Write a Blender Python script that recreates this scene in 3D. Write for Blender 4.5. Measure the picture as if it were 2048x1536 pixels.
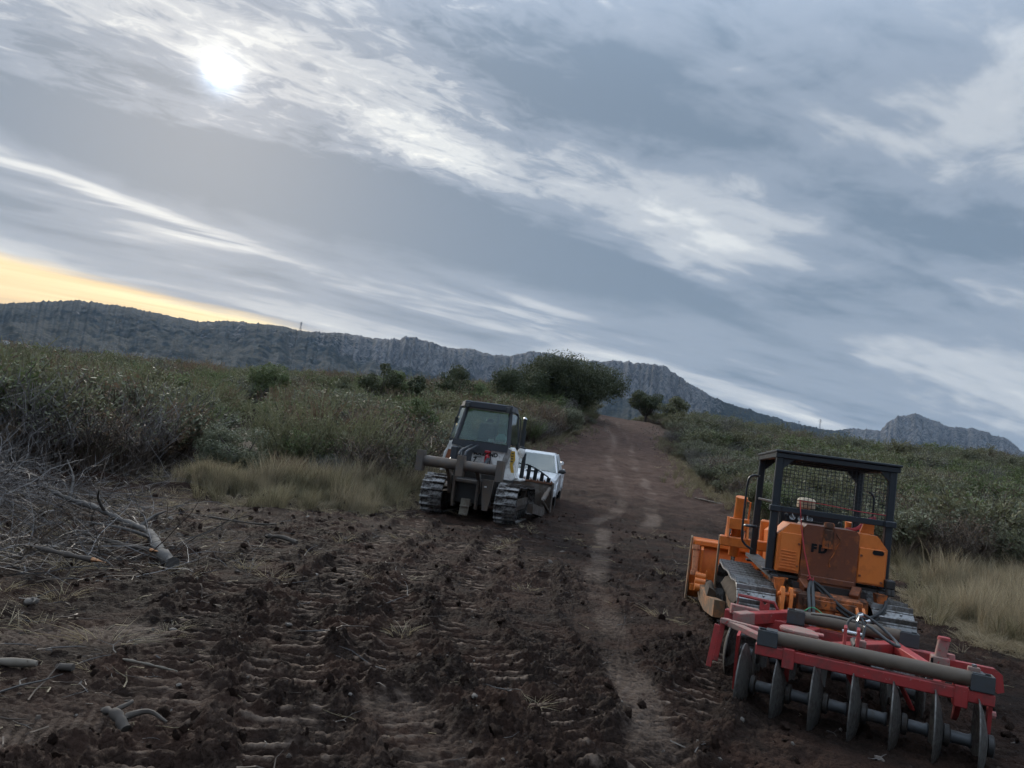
import bpy, bmesh, math, random
import numpy as np
from mathutils import Vector, Matrix

R = math.radians
random.seed(11)
rng = np.random.default_rng(11)
sc = bpy.context.scene
for o in list(bpy.data.objects):
    bpy.data.objects.remove(o)

# ------------------------------------------------------------------ camera
CAM_H = 1.95
ROLL, PITCH = R(8.0), R(5.4)
cam_data = bpy.data.cameras.new('camera')
cam_data.sensor_width = 36.0
cam_data.lens = 36.0 * 1500.0 / 2048.0
cam_data.clip_start = 0.05
cam_data.clip_end = 30000.0
cam = bpy.data.objects.new('camera', cam_data)
sc.collection.objects.link(cam)
_f = Vector((0, math.cos(PITCH), math.sin(PITCH)))
_u = Vector((0, -math.sin(PITCH), math.cos(PITCH)))
_r = Vector((1, 0, 0))
_X = _r * math.cos(ROLL) + _u * math.sin(ROLL)
_Y = _u * math.cos(ROLL) - _r * math.sin(ROLL)
cam.matrix_world = Matrix(((_X.x, _Y.x, -_f.x, 0), (_X.y, _Y.y, -_f.y, 0), (_X.z, _Y.z, -_f.z, CAM_H), (0, 0, 0, 1)))
sc.camera = cam

# ------------------------------------------------------------------ exposure
sc.view_settings.view_transform = 'Standard'
sc.view_settings.look = 'None'
sc.view_settings.gamma = 1.0
sc.view_settings.exposure = 1.45
sc.view_settings.use_curve_mapping = False
sc.render.engine = 'CYCLES'
sc.cycles.use_denoising = True
sc.cycles.max_bounces = 6
sc.cycles.use_adaptive_sampling = True
sc.cycles.adaptive_threshold = 0.03
sc.cycles.diffuse_bounces = 2
sc.cycles.glossy_bounces = 3
sc.cycles.transmission_bounces = 4
sc.cycles.transparent_max_bounces = 8
sc.cycles.volume_bounces = 0

# ------------------------------------------------------------------ sun and sky
SUN_AZ, SUN_EL = -24.7, 22.8      # degrees, azimuth clockwise from +Y
sun_dir = Vector((math.sin(R(SUN_AZ)) * math.cos(R(SUN_EL)), math.cos(R(SUN_AZ)) * math.cos(R(SUN_EL)), math.sin(R(SUN_EL))))
sun_data = bpy.data.lights.new('sun', 'SUN')
sun_data.energy = 0.8
sun_data.angle = R(14)
sun_data.color = (1.0, 0.93, 0.82)
sun = bpy.data.objects.new('sun', sun_data)
sc.collection.objects.link(sun)
sun.rotation_euler = (-sun_dir).to_track_quat('-Z', 'Y').to_euler()
sun.location = (0, 0, 60)

world = bpy.data.worlds.new('World')
sc.world = world
world.use_nodes = True
WT = world.node_tree
WT.nodes.clear()


class S:
    """a shader socket with arithmetic"""
    def __init__(s, nt, sock):
        s.nt, s.k = nt, sock

    def _m(s, op, *a):
        n = s.nt.nodes.new('ShaderNodeMath')
        n.operation = op
        for i, v in enumerate((s,) + a):
            if isinstance(v, S):
                s.nt.links.new(v.k, n.inputs[i])
            else:
                n.inputs[i].default_value = float(v)
        return S(s.nt, n.outputs[0])

    def __add__(s, b): return s._m('ADD', b)
    __radd__ = __add__
    def __sub__(s, b): return s._m('SUBTRACT', b)
    def __rsub__(s, b): return (s * -1.0) + b
    def __mul__(s, b): return s._m('MULTIPLY', b)
    __rmul__ = __mul__
    def __truediv__(s, b): return s._m('DIVIDE', b)
    def pw(s, b): return s._m('POWER', b)
    def clamp(s):
        r = s._m('ADD', 0.0)
        r.k.node.use_clamp = True
        return r
    def mx(s, b): return s._m('MAXIMUM', b)
    def mn(s, b): return s._m('MINIMUM', b)
    def step(s, a, b):
        """smooth 0..1 between a and b"""
        n = s.nt.nodes.new('ShaderNodeMapRange')
        n.interpolation_type = 'SMOOTHSTEP'
        s.nt.links.new(s.k, n.inputs['Value'])
        n.inputs['From Min'].default_value, n.inputs['From Max'].default_value = a, b
        return S(s.nt, n.outputs[0])
    def gauss(s): return ((s * s) * -1.0)._m('EXPONENT')


def xyz(nt, x, y, z):
    n = nt.nodes.new('ShaderNodeCombineXYZ')
    for i, v in enumerate((x, y, z)):
        if isinstance(v, S):
            nt.links.new(v.k, n.inputs[i])
        else:
            n.inputs[i].default_value = v
    return S(nt, n.outputs[0])


def noise(nt, vec, scale, detail=4, rough=0.55, dist=0.0, lac=2.0):
    n = nt.nodes.new('ShaderNodeTexNoise')
    if vec is not None:
        nt.links.new(vec.k, n.inputs['Vector'])
    n.inputs['Scale'].default_value = scale
    n.inputs['Detail'].default_value = detail
    n.inputs['Roughness'].default_value = rough
    n.inputs['Distortion'].default_value = dist
    n.inputs['Lacunarity'].default_value = lac
    return S(nt, n.outputs['Fac'])


def ramp(nt, fac, stops, interp='LINEAR'):
    n = nt.nodes.new('ShaderNodeValToRGB')
    nt.links.new(fac.k, n.inputs[0])
    cr = n.color_ramp
    cr.interpolation = interp
    while len(cr.elements) < len(stops):
        cr.elements.new(0.5)
    for e, (p, c) in zip(cr.elements, stops):
        e.position = p
        e.color = (c[0], c[1], c[2], 1)
    return S(nt, n.outputs[0])


def mix(nt, fac, a, b, mode='MIX'):
    n = nt.nodes.new('ShaderNodeMix')
    n.data_type = 'RGBA'
    n.blend_type = mode
    if isinstance(fac, S):
        nt.links.new(fac.k, n.inputs[0])
    else:
        n.inputs[0].default_value = fac
    for i, v in ((6, a), (7, b)):
        if isinstance(v, S):
            nt.links.new(v.k, n.inputs[i])
        else:
            n.inputs[i].default_value = (v[0], v[1], v[2], 1)
    return S(nt, n.outputs[2])


def build_sky():
    nt = WT
    tc = nt.nodes.new('ShaderNodeTexCoord')
    D = S(nt, tc.outputs['Generated'])
    sp = nt.nodes.new('ShaderNodeSeparateXYZ')
    nt.links.new(D.k, sp.inputs[0])
    x, y, z = (S(nt, sp.outputs[i]) for i in range(3))
    az0 = x._m('ARCTAN2', y) * 57.2958
    el0 = z._m('ARCSINE') * 57.2958
    # cloud deck coordinates: the direction carried up to a flat layer
    zz = z.mx(0.0) + 0.09
    px, py = x / zz, y / zz
    ca, sa = math.cos(R(24)), math.sin(R(24))
    along = px * ca + py * sa
    across = py * ca - px * sa
    big = noise(nt, xyz(nt, along * 0.42, across * 1.15, 3.1), 1.0, 4, 0.52, 0.6)
    mid = noise(nt, xyz(nt, along * 0.95, across * 2.6, 7.7), 1.2, 4, 0.58, 0.6)
    wisp = noise(nt, xyz(nt, along * 2.9 + big * 0.8, across * 3.4, 1.3), 1.5, 5, 0.60, 0.4)
    soft = noise(nt, xyz(nt, along * 0.5, across * 5.5, 5.0), 1.0, 3, 0.5, 0.2)
    # bend the bearing a little so that no edge is a straight line
    az = az0 + (mid - 0.5) * 9.0
    el = el0 + (big - 0.5) * 3.2 + (mid - 0.5) * 1.6 + (soft - 0.5) * 1.2

    def blob(a, e, sa_, se_, slope, amp):
        da = az - a
        return ((da / sa_).gauss() * ((el - e - da * slope) / se_).gauss()) * amp

    B = (big - 0.5) * 1.15 + (mid - 0.5) * 0.55 + (soft - 0.5) * 0.3 + 0.225
    low = el0.step(20.0, 4.0)
    texture = (wisp - 0.5) * 0.62
    fleck = noise(nt, xyz(nt, along * 5.0 + mid * 1.5, across * 8.5, 2.2), 2.0, 4, 0.65, 0.8) - 0.5
    B = B + texture * (el0.step(11.0, 20.0) * 0.75 + 0.30) + fleck * el0.step(15.0, 21.0) * az0.step(14.0, -12.0) * 0.85
    for q in ((-36, 24.5, 11, 3.5, 0.15, .24),      # veil left of the sun
              (-11, 22.6, 9, 1.9, -.05, .30),       # lit streaks right of it
              (-32.5, 13.3, 7, .45, -.09, .46), (-22, 12.2, 7, .35, -.11, .26),   # long thin gap
              (1.0, 11.2, 4.5, .7, -.20, .28),
              (13.5, 20.0, 7.5, 2.4, -.10, .30),
              (30, 25, 9, 4.0, .0, .18), (34, 15.5, 5, 1.2, 0, .12),
              (10, 9.0, 14, 1.8, -.12, .10),
              (-18, 16.6, 15, 2.2, -.12, -.52), (-31, 16.2, 8, 1.6, -.10, -.44),
              (4.0, 28.0, 10, 3.2, .0, -.20), (0, 15.8, 12, 2.2, -.10, -.16),
              (16, 14.0, 14, 1.9, -.04, -.22), (31, 18.5, 9, 2.0, .0, -.12),
              (-30, 10.4, 12, 1.3, -.06, -.34), (-8, 9.4, 9, 1.0, -.10, -.12)):
        B = B + blob(*q)
    B = B + low * 0.05
    # sun shining through the veil
    dot = x * sun_dir.x + y * sun_dir.y + z * sun_dir.z
    ang = dot.mn(1.0)._m('ARCCOSINE') * 57.2958
    halo = (ang / 4.5).gauss() * 0.09 + (ang / 18.0).gauss() * 0.09
    B = B + halo * (wisp * 0.8 + 0.55)
    B = B.clamp()
    # overcast zenith brightening, boosted beyond natural to add light on the foreground
    lift = z.mx(0.0).step(0.42, 1.0) * 2.8 + 1.0
    col = ramp(nt, B, [(0.0, (.112, .150, .200)), (0.25, (.172, .210, .264)), (0.45, (.300, .328, .362)),
                       (0.62, (.425, .445, .455)), (0.8, (.545, .55, .53)), (1.0, (.70, .675, .60))], 'EASE')
    # low clear strip under the cloud deck on the sun's side
    edge = el0 + (mid - 0.5) * 1.4 + (soft - 0.5) * 0.7 + (az0 + 35.0) * 0.055
    strip = edge.step(8.55, 7.5) * az0.step(-4.0, -17.0) * az0.step(-95.0, -60.0)
    warm = ramp(nt, ((soft * 1.5 + el0 * 0.05 - .38)).clamp(), [(0.2, (.38, .31, .22)), (0.5, (.58, .42, .22)), (0.85, (.70, .56, .32))])
    col = mix(nt, strip, col, warm)
    disc = (ang / 0.9).gauss() * 3.0 + (ang / 2.6).gauss() * 0.16
    hi = nt.nodes.new('ShaderNodeVectorMath')
    hi.operation = 'SCALE'
    nt.links.new(col.k, hi.inputs[0])
    nt.links.new(((lift + disc) * SKY_GAIN).k, hi.inputs['Scale'])
    # a clear sky above the deck, only a trace of it comes through
    sky = nt.nodes.new('ShaderNodeTexSky')
    sky.sky_type = 'NISHITA'
    sky.sun_disc = False
    sky.sun_elevation = R(SUN_EL)
    sky.sun_rotation = R(SUN_AZ)
    sky.air_density = 1.2
    sky.dust_density = 2.0
    out_c = mix(nt, 0.02, S(nt, hi.outputs[0]), S(nt, sky.outputs[0]))
    bg = nt.nodes.new('ShaderNodeBackground')
    bg.inputs['Strength'].default_value = 0.1
    nt.links.new(out_c.k, bg.inputs['Color'])
    out = nt.nodes.new('ShaderNodeOutputWorld')
    nt.links.new(bg.outputs[0], out.inputs['Surface'])
    world.cycles.sampling_method = 'MANUAL'
    world.cycles.sample_map_resolution = 512


SKY_GAIN = 6.5
build_sky()

# ------------------------------------------------------------------ helpers
COL = sc.collection


def link(o, parent=None):
    COL.objects.link(o)
    if parent is not None:
        o.parent = parent
    return o


def tag(o, label=None, cat=None, group=None, kind=None):
    if label: o['label'] = label
    if cat: o['category'] = cat
    if group: o['group'] = group
    if kind: o['kind'] = kind
    return o


def empty(name, loc, heading=0.0):
    """heading in degrees clockwise from +Y"""
    o = bpy.data.objects.new(name, None)
    o.empty_display_size = 0.3
    o.location = loc
    o.rotation_euler = (0, 0, -R(heading))
    return link(o)


def mesh_np(name, V, F, mat=None, smooth=False, angle=None, quads=True):
    """mesh from an (n,3) array and an (m,k) index array (or a list of faces)"""
    me = bpy.data.meshes.new(name)
    if isinstance(F, np.ndarray):
        k = F.shape[1]
        me.vertices.add(len(V))
        me.vertices.foreach_set('co', np.ascontiguousarray(V, dtype=np.float32).ravel())
        me.loops.add(F.size)
        me.loops.foreach_set('vertex_index', np.ascontiguousarray(F, dtype=np.int32).ravel())
        me.polygons.add(len(F))
        me.polygons.foreach_set('loop_start', np.arange(0, F.size, k, dtype=np.int32))
        me.update(calc_edges=True)
    else:
        me.from_pydata([tuple(v) for v in V], [], F)
        me.update()
    if smooth or angle:
        me.polygons.foreach_set('use_smooth', np.ones(len(me.polygons), dtype=bool))
        if angle:
            me.set_sharp_from_angle(angle=R(angle))
    if mat is not None:
        me.materials.append(mat)
    return me


def obj(name, me, parent=None):
    return link(bpy.data.objects.new(name, me), parent)


def frame_of(d):
    d = Vector(d).normalized()
    a = Vector((0, 0, 1)) if abs(d.z) < 0.9 else Vector((1, 0, 0))
    s = d.cross(a).normalized()
    return d, s, s.cross(d).normalized()


class MB:
    """collects shapes into one mesh"""
    def __init__(s):
        s.v, s.f = [], []

    def add(s, V, F):
        n = len(s.v)
        s.v += [tuple(v) for v in V]
        s.f += [tuple(i + n for i in f) for f in F]
        return s

    def box(s, c, size, b=0.008, M=None):
        """chamfered box; M an optional 3x3 rotation"""
        h = [q / 2 for q in size]
        b = min(b, min(h) * 0.45)
        V, idx = [], {}
        for sx in (-1, 1):
            for sy in (-1, 1):
                for sz in (-1, 1):
                    sg = (sx, sy, sz)
                    for ax in range(3):
                        p = [sg[k] * (h[k] - b) for k in range(3)]
                        p[ax] = sg[ax] * h[ax]
                        idx[(sg, ax)] = len(V)
                        V.append(p)
        F = []
        for ax in range(3):
            o1, o2 = [k for k in range(3) if k != ax]
            for sg in (-1, 1):
                q = []
                for a, c2 in ((-1, -1), (1, -1), (1, 1), (-1, 1)):
                    t = [0, 0, 0]
                    t[ax], t[o1], t[o2] = sg, a, c2
                    q.append(idx[(tuple(t), ax)])
                flip = (sg > 0) == (ax == 1)
                F.append(q[::-1] if flip else q)
        for ax in range(3):
            o1, o2 = [k for k in range(3) if k != ax]
            for a in (-1, 1):
                for c2 in (-1, 1):
                    t0, t1 = [0, 0, 0], [0, 0, 0]
                    t0[ax], t1[ax] = -1, 1
                    t0[o1] = t1[o1] = a
                    t0[o2] = t1[o2] = c2
                    q = [idx[(tuple(t0), o1)], idx[(tuple(t1), o1)], idx[(tuple(t1), o2)], idx[(tuple(t0), o2)]]
                    F.append(q)
        for sx in (-1, 1):
            for sy in (-1, 1):
                for sz in (-1, 1):
                    F.append([idx[((sx, sy, sz), k)] for k in range(3)])
        c = Vector(c)
        W = [c + (M @ Vector(p) if M is not None else Vector(p)) for p in V]
        return s.add(W, F)

    def bar(s, p0, p1, w, h, b=0.006, up=(0, 0, 1)):
        """rectangular bar from p0 to p1, w wide across, h along 'up'"""
        p0, p1 = Vector(p0), Vector(p1)
        d = (p1 - p0)
        L = d.length
        d.normalize()
        u = Vector(up)
        if abs(d.dot(u)) > 0.98:
            u = Vector((0, 1, 0))
        x = d.cross(u).normalized()
        z = x.cross(d).normalized()
        M = Matrix((x, d, z)).transposed()
        return s.box((p0 + p1) / 2, (w, L, h), b, M)

    def cyl(s, p0, p1, r0, r1=None, n=16, cap=True):
        r1 = r0 if r1 is None else r1
        p0, p1 = Vector(p0), Vector(p1)
        d, a, c = frame_of(p1 - p0)
        V = []
        for p, r in ((p0, r0), (p1, r1)):
            for i in range(n):
                t = 2 * math.pi * i / n
                V.append(p + a * (r * math.cos(t)) + c * (r * math.sin(t)))
        F = [(i, (i + 1) % n, n + (i + 1) % n, n + i) for i in range(n)]
        if cap:
            F.append(tuple(range(n))[::-1])
            F.append(tuple(range(n, 2 * n)))
        return s.add(V, F)

    def tube(s, pts, r, n=8, cap=True):
        pts = [Vector(p) for p in pts]
        rr = r if isinstance(r, (list, tuple)) else [r] * len(pts)
        V, F = [], []
        prev = None
        for i, p in enumerate(pts):
            d = (pts[min(i + 1, len(pts) - 1)] - pts[max(i - 1, 0)])
            if d.length < 1e-9:
                d = Vector((0, 0, 1))
            d.normalize()
            if prev is None:
                _, a, c = frame_of(d)
            else:
                a = (prev - d * prev.dot(d))
                a = a.normalized() if a.length > 1e-6 else frame_of(d)[1]
                c = d.cross(a)
            prev = a
            for k in range(n):
                t = 2 * math.pi * k / n
                V.append(p + a * (rr[i] * math.cos(t)) + c * (rr[i] * math.sin(t)))
        for i in range(len(pts) - 1):
            for k in range(n):
                F.append((i * n + k, i * n + (k + 1) % n, (i + 1) * n + (k + 1) % n, (i + 1) * n + k))
        if cap:
            F.append(tuple(range(n))[::-1])
            F.append(tuple(range((len(pts) - 1) * n, len(pts) * n)))
        return s.add(V, F)

    def prism(s, poly, axis, a, b):
        """polygon in the two other axes, extruded from a to b along axis"""
        k = 'xyz'.index(axis)
        o = [i for i in range(3) if i != k]
        V = []
        for t in (a, b):
            for q in poly:
                p = [0, 0, 0]
                p[k] = t
                p[o[0]], p[o[1]] = q
                V.append(p)
        n = len(poly)
        F = [(i, (i + 1) % n, n + (i + 1) % n, n + i) for i in range(n)]
        F += [tuple(range(n))[::-1], tuple(range(n, 2 * n))]
        return s.add(V, F)

    def lathe(s, prof, c, axis, n=24):
        """profile [(radius, offset along axis)] turned round the axis through c"""
        d, a, b = frame_of(axis)
        c = Vector(c)
        V, F = [], []
        for r, t in prof:
            for i in range(n):
                q = 2 * math.pi * i / n
                V.append(c + d * t + a * (r * math.cos(q)) + b * (r * math.sin(q)))
        for j in range(len(prof) - 1):
            for i in range(n):
                F.append((j * n + i, j * n + (i + 1) % n, (j + 1) * n + (i + 1) % n, (j + 1) * n + i))
        if prof[0][0] > 1e-6: F.append(tuple(range(n))[::-1])
        if prof[-1][0] > 1e-6: F.append(tuple(range((len(prof) - 1) * n, len(prof) * n)))
        return s.add(V, F)

    def loft(s, rings, cap=True):
        n = len(rings[0])
        V = [p for r in rings for p in r]
        F = []
        for j in range(len(rings) - 1):
            for i in range(n):
                F.append((j * n + i, j * n + (i + 1) % n, (j + 1) * n + (i + 1) % n, (j + 1) * n + i))
        if cap:
            F.append(tuple(range(n))[::-1])
            F.append(tuple(range((len(rings) - 1) * n, len(rings) * n)))
        return s.add(V, F)

    def mesh(s, name, mat, angle=35):
        me = mesh_np(name, s.v, s.f, None)
        bm = bmesh.new()
        bm.from_mesh(me)
        bmesh.ops.recalc_face_normals(bm, faces=bm.faces)
        bm.to_mesh(me)
        bm.free()
        me.polygons.foreach_set('use_smooth', np.ones(len(me.polygons), dtype=bool))
        me.set_sharp_from_angle(angle=R(angle))
        me.materials.append(mat)
        return me

    def build(s, name, mat, parent=None, angle=35):
        return obj(name, s.mesh(name, mat, angle), parent)


def rotz(a):
    return Matrix.Rotation(a, 3, 'Z')


def curve_pts(pts, n=8):
    """Catmull-Rom through the points"""
    P = [Vector(p) for p in pts]
    P = [P[0] * 2 - P[1]] + P + [P[-1] * 2 - P[-2]]
    out = []
    for i in range(1, len(P) - 2):
        for k in range(n):
            t = k / n
            a, b, c, d = P[i - 1], P[i], P[i + 1], P[i + 2]
            out.append(0.5 * ((2 * b) + (c - a) * t + (2 * a - 5 * b + 4 * c - d) * t * t + (3 * b - a - 3 * c + d) * t ** 3))
    out.append(P[-2])
    return out


# ------------------------------------------------------------------ numpy noise
_perm = np.random.default_rng(5).permutation(65536).astype(np.int64)
_ga = np.random.default_rng(6).random(65536) * 2 * np.pi
_gx, _gy = np.cos(_ga), np.sin(_ga)
_rnd = np.random.default_rng(8).random((65536, 3))


def _hash(i, j, seed):
    return _perm[(_perm[(i + seed * 131) & 65535] + j) & 65535]


def perlin(x, y, seed=0):
    xi, yi = np.floor(x).astype(np.int64), np.floor(y).astype(np.int64)
    xf, yf = x - xi, y - yi
    u = xf * xf * xf * (xf * (xf * 6 - 15) + 10)
    v = yf * yf * yf * (yf * (yf * 6 - 15) + 10)

    def g(i, j, a, b):
        h = _hash(i, j, seed)
        return _gx[h] * a + _gy[h] * b
    n00 = g(xi, yi, xf, yf)
    n10 = g(xi + 1, yi, xf - 1, yf)
    n01 = g(xi, yi + 1, xf, yf - 1)
    n11 = g(xi + 1, yi + 1, xf - 1, yf - 1)
    a = n00 + u * (n10 - n00)
    return (a + v * (n01 + u * (n11 - n01) - a)) * 1.5


def fbm(x, y, octaves=4, seed=0, gain=0.5):
    r, a = 0.0, 1.0
    for k in range(octaves):
        r = r + a * perlin(x, y, seed + k * 7)
        x, y, a = x * 2.03 + 5.1, y * 2.03 + 1.7, a * gain
    return r


def clods(x, y, cell, seed=0, density=1.0):
    """lumps: height of overlapping rounded stones of about the cell size"""
    x, y = x / cell, y / cell
    xi, yi = np.floor(x).astype(np.int64), np.floor(y).astype(np.int64)
    best = np.zeros_like(x)
    for di in (-1, 0, 1):
        for dj in (-1, 0, 1):
            h = _hash(xi + di, yi + dj, seed)
            q = _rnd[h]
            cx, cy = xi + di + q[:, 0], yi + dj + q[:, 1]
            rad = 0.25 + 0.5 * q[:, 2]
            rad = np.where(((h * 7919) % 1000) / 1000.0 < density, rad, 0.01)
            d2 = (x - cx) ** 2 + (y - cy) ** 2
            best = np.maximum(best, np.sqrt(np.maximum(rad * rad - d2, 0)))
    return best * cell


def sstep(x, a, b):
    t = np.clip((x - a) / (b - a), 0, 1)
    return t * t * (3 - 2 * t)


# ------------------------------------------------------------------ terrain
_D = np.array([0, 22, 30, 45, 60, 80, 95, 110, 140, 200, 400, 1000, 12000.])
_H = np.array([0, .02, .5, 1.9, 3.8, 6.9, 8.8, 9.4, 8.5, 4, -8, -25, -25.])
_dd = np.concatenate([np.arange(0, 420, .5), [420, 700, 1000, 12000]])
_hh = np.interp(_dd, _D, _H)
_k = np.hanning(17); _k /= _k.sum()
_hs = _hh.copy()
_hs[8:832] = np.convolve(_hh[:840], _k, 'same')[8:832]


def base_h(x, y):
    d = np.hypot(x, y)
    az = np.degrees(np.arctan2(x, y))
    h = np.interp(d, _dd, _hs)
    lat = np.interp(az, [-180, -90, -38, -20, -5, 5, 14, 24, 42, 90, 180], [.2, .2, .35, .6, .9, 1, .93, .82, .80, .3, .2])
    return np.where(h > 0, h * lat, h)


LEFT_EDGE = [(-16, 9.0), (-12.5, 14.0), (-10.6, 17.8), (-8.9, 18.6), (-7.3, 18.4), (-5.9, 18.5), (-5.1, 20.1), (-4.5, 23.7), (-3.1, 25), (-2.6, 30.5), (-0.4, 44), (3.9, 57.6), (6.3, 66), (8.4, 74.6), (10.0, 84), (11, 100), (12, 130)]
RIGHT_EDGE = [(26, 10), (21, 19), (15.6, 21.5), (13.5, 21.8), (12.0, 23), (10.8, 28.6), (10.9, 34.6), (10.9, 38.5), (12.2, 48.5), (13.5, 60.2), (15.3, 71), (17.0, 81), (18.5, 100), (20, 130)]


def poly_dist(x, y, pts):
    """distance to a polyline, arc length of the nearest point and signed offset"""
    best = np.full(x.shape, 1e9)
    arc = np.zeros(x.shape)
    off = np.zeros(x.shape)
    L = 0.0
    for (ax, ay), (bx, by) in zip(pts[:-1], pts[1:]):
        dx, dy = bx - ax, by - ay
        l = math.hypot(dx, dy)
        t = np.clip(((x - ax) * dx + (y - ay) * dy) / (l * l), 0, 1)
        ex, ey = x - ax - t * dx, y - ay - t * dy
        d = np.hypot(ex, ey)
        m = d < best
        best = np.where(m, d, best)
        arc = np.where(m, L + t * l, arc)
        off = np.where(m, (ex * dy - ey * dx) / l, off)
        L += l
    return best, arc, off


def near_dist(x, y, pts, pad=1.2):
    """poly_dist, worked out only round the polyline"""
    xs, ys = [p[0] for p in pts], [p[1] for p in pts]
    m = (x > min(xs) - pad) & (x < max(xs) + pad) & (y > min(ys) - pad) & (y < max(ys) + pad)
    r = [np.full(x.shape, 1e9), np.zeros(x.shape), np.zeros(x.shape)]
    if m.any():
        for q, v in zip(r, poly_dist(x[m], y[m], pts)):
            q[m] = v
    return r


def scrub_side(x, y):
    """metres into the scrub (positive) or out on the cleared ground (negative)"""
    x, y = np.asarray(x, float), np.asarray(y, float)
    lx = np.interp(y, [p[1] for p in sorted(LEFT_EDGE, key=lambda p: p[1])], [p[0] for p in sorted(LEFT_EDGE, key=lambda p: p[1])])
    rx = np.interp(y, [p[1] for p in sorted(RIGHT_EDGE, key=lambda p: p[1])], [p[0] for p in sorted(RIGHT_EDGE, key=lambda p: p[1])])
    return np.maximum(lx - x, x - rx)


TRACK_LANES = [([(0.42, 20.3), (0.0, 13.2), (-0.4, 9.9), (-0.12, 8.17), (0.3, 6.78), (0.82, 5.88), (1.5, 4.7), (2.2, 3.6)], .62, .205, 1.0),
               ([(-1.75, 20.6), (-2.0, 12.6), (-1.88, 8.9), (-1.62, 6.77), (-1.3, 5.56), (-0.9, 4.4), (-.5, 3)], .62, .205, .95),
               ([(-1.0, 11), (-0.98, 9.1), (-0.8, 7.55), (-0.55, 6.2)], .22, .205, .8),
               ([(3.3, 9.2), (2.75, 8.3), (2.13, 7.16), (1.62, 6.18), (1.1, 5.1), (.6, 4)], .5, .19, 1.0),
               ([(4.6, 8.0), (4.4, 6.0), (4.2, 4.2)], .5, .19, .6),
               ([(-2.9, 19.5), (-3.6, 13.5), (-3.2, 10.0), (-2.9, 8.6)], .55, .205, .5),
               ([(2.6, 21), (4.2, 15.5), (6.4, 12.2)], .5, .19, .6),
               ([(1.0, 17.5), (2.6, 15.5), (5.4, 14.6)], .5, .19, .5)]
_EXTRA = [([(-3.1, 17.5), (-3.3, 12.0), (-2.85, 8.6), (-2.45, 6.7), (-2.05, 5.3), (-1.7, 4.2)], .55, .205, .75),
          ([(-.6, 15.5), (-.95, 11.5), (-1.0, 9.4), (-.9, 7.0), (-.45, 5.6), (.1, 4.4)], .55, .205, .85),
          ([(1.0, 20), (.95, 14), (.6, 10), (.75, 7.6), (1.25, 6.2), (2.0, 5.0)], .5, .19, .6),
          ([(-4.6, 15.5), (-2.6, 13.2), (-.2, 12.2), (2.4, 12.6)], .55, .205, .55)]
TRACK_LANES += _EXTRA
TYRE_LANES = [([(3.4, 23.3), (2.5, 17.5), (2.05, 14.5), (1.73, 12.2), (1.58, 9.4), (1.48, 7.5), (1.36, 5.9), (1.2, 4.2)], .20, 1.0),
              ([(-3.3, 3.6), (-2.58, 4.43), (-2.2, 4.9), (-2.0, 5.25)], .34, .9),
              ([(-5.0, 5.4), (-3.56, 5.9), (-3.2, 6.15), (-2.9, 6.5)], .30, .9),
              ([(-.55, 5.75), (-.21, 5.22), (.05, 4.7), (.4, 4)], .24, .9),
              ([(-2.7, 17.0), (-1.7, 12.2), (-.6, 10.4), (1.2, 10.6)], .22, .45),
              ([(3.0, 24), (4.3, 27.5), (5.44, 32.1), (6.2, 39.6), (6.9, 49.3), (9.15, 63), (10.4, 82), (11.5, 98)], .26, 1.0),
              ([(4.9, 24), (6.0, 29), (6.9, 34), (7.9, 41), (8.6, 49), (10.3, 60), (12.2, 84), (13.4, 98)], .26, .9),
              ([(5.6, 34), (6.3, 44), (8.2, 58), (10.0, 75), (12.5, 96)], .2, .7),
              ([(7.4, 33), (8.6, 41), (9.8, 50), (11.4, 62), (13.0, 80), (15, 98)], .2, .6),
              ([(2.0, 15.2), (4.2, 16.6), (6.8, 18.2), (8.6, 21)], .3, .55)]
_TRK, _TYR = 0, 0


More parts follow.
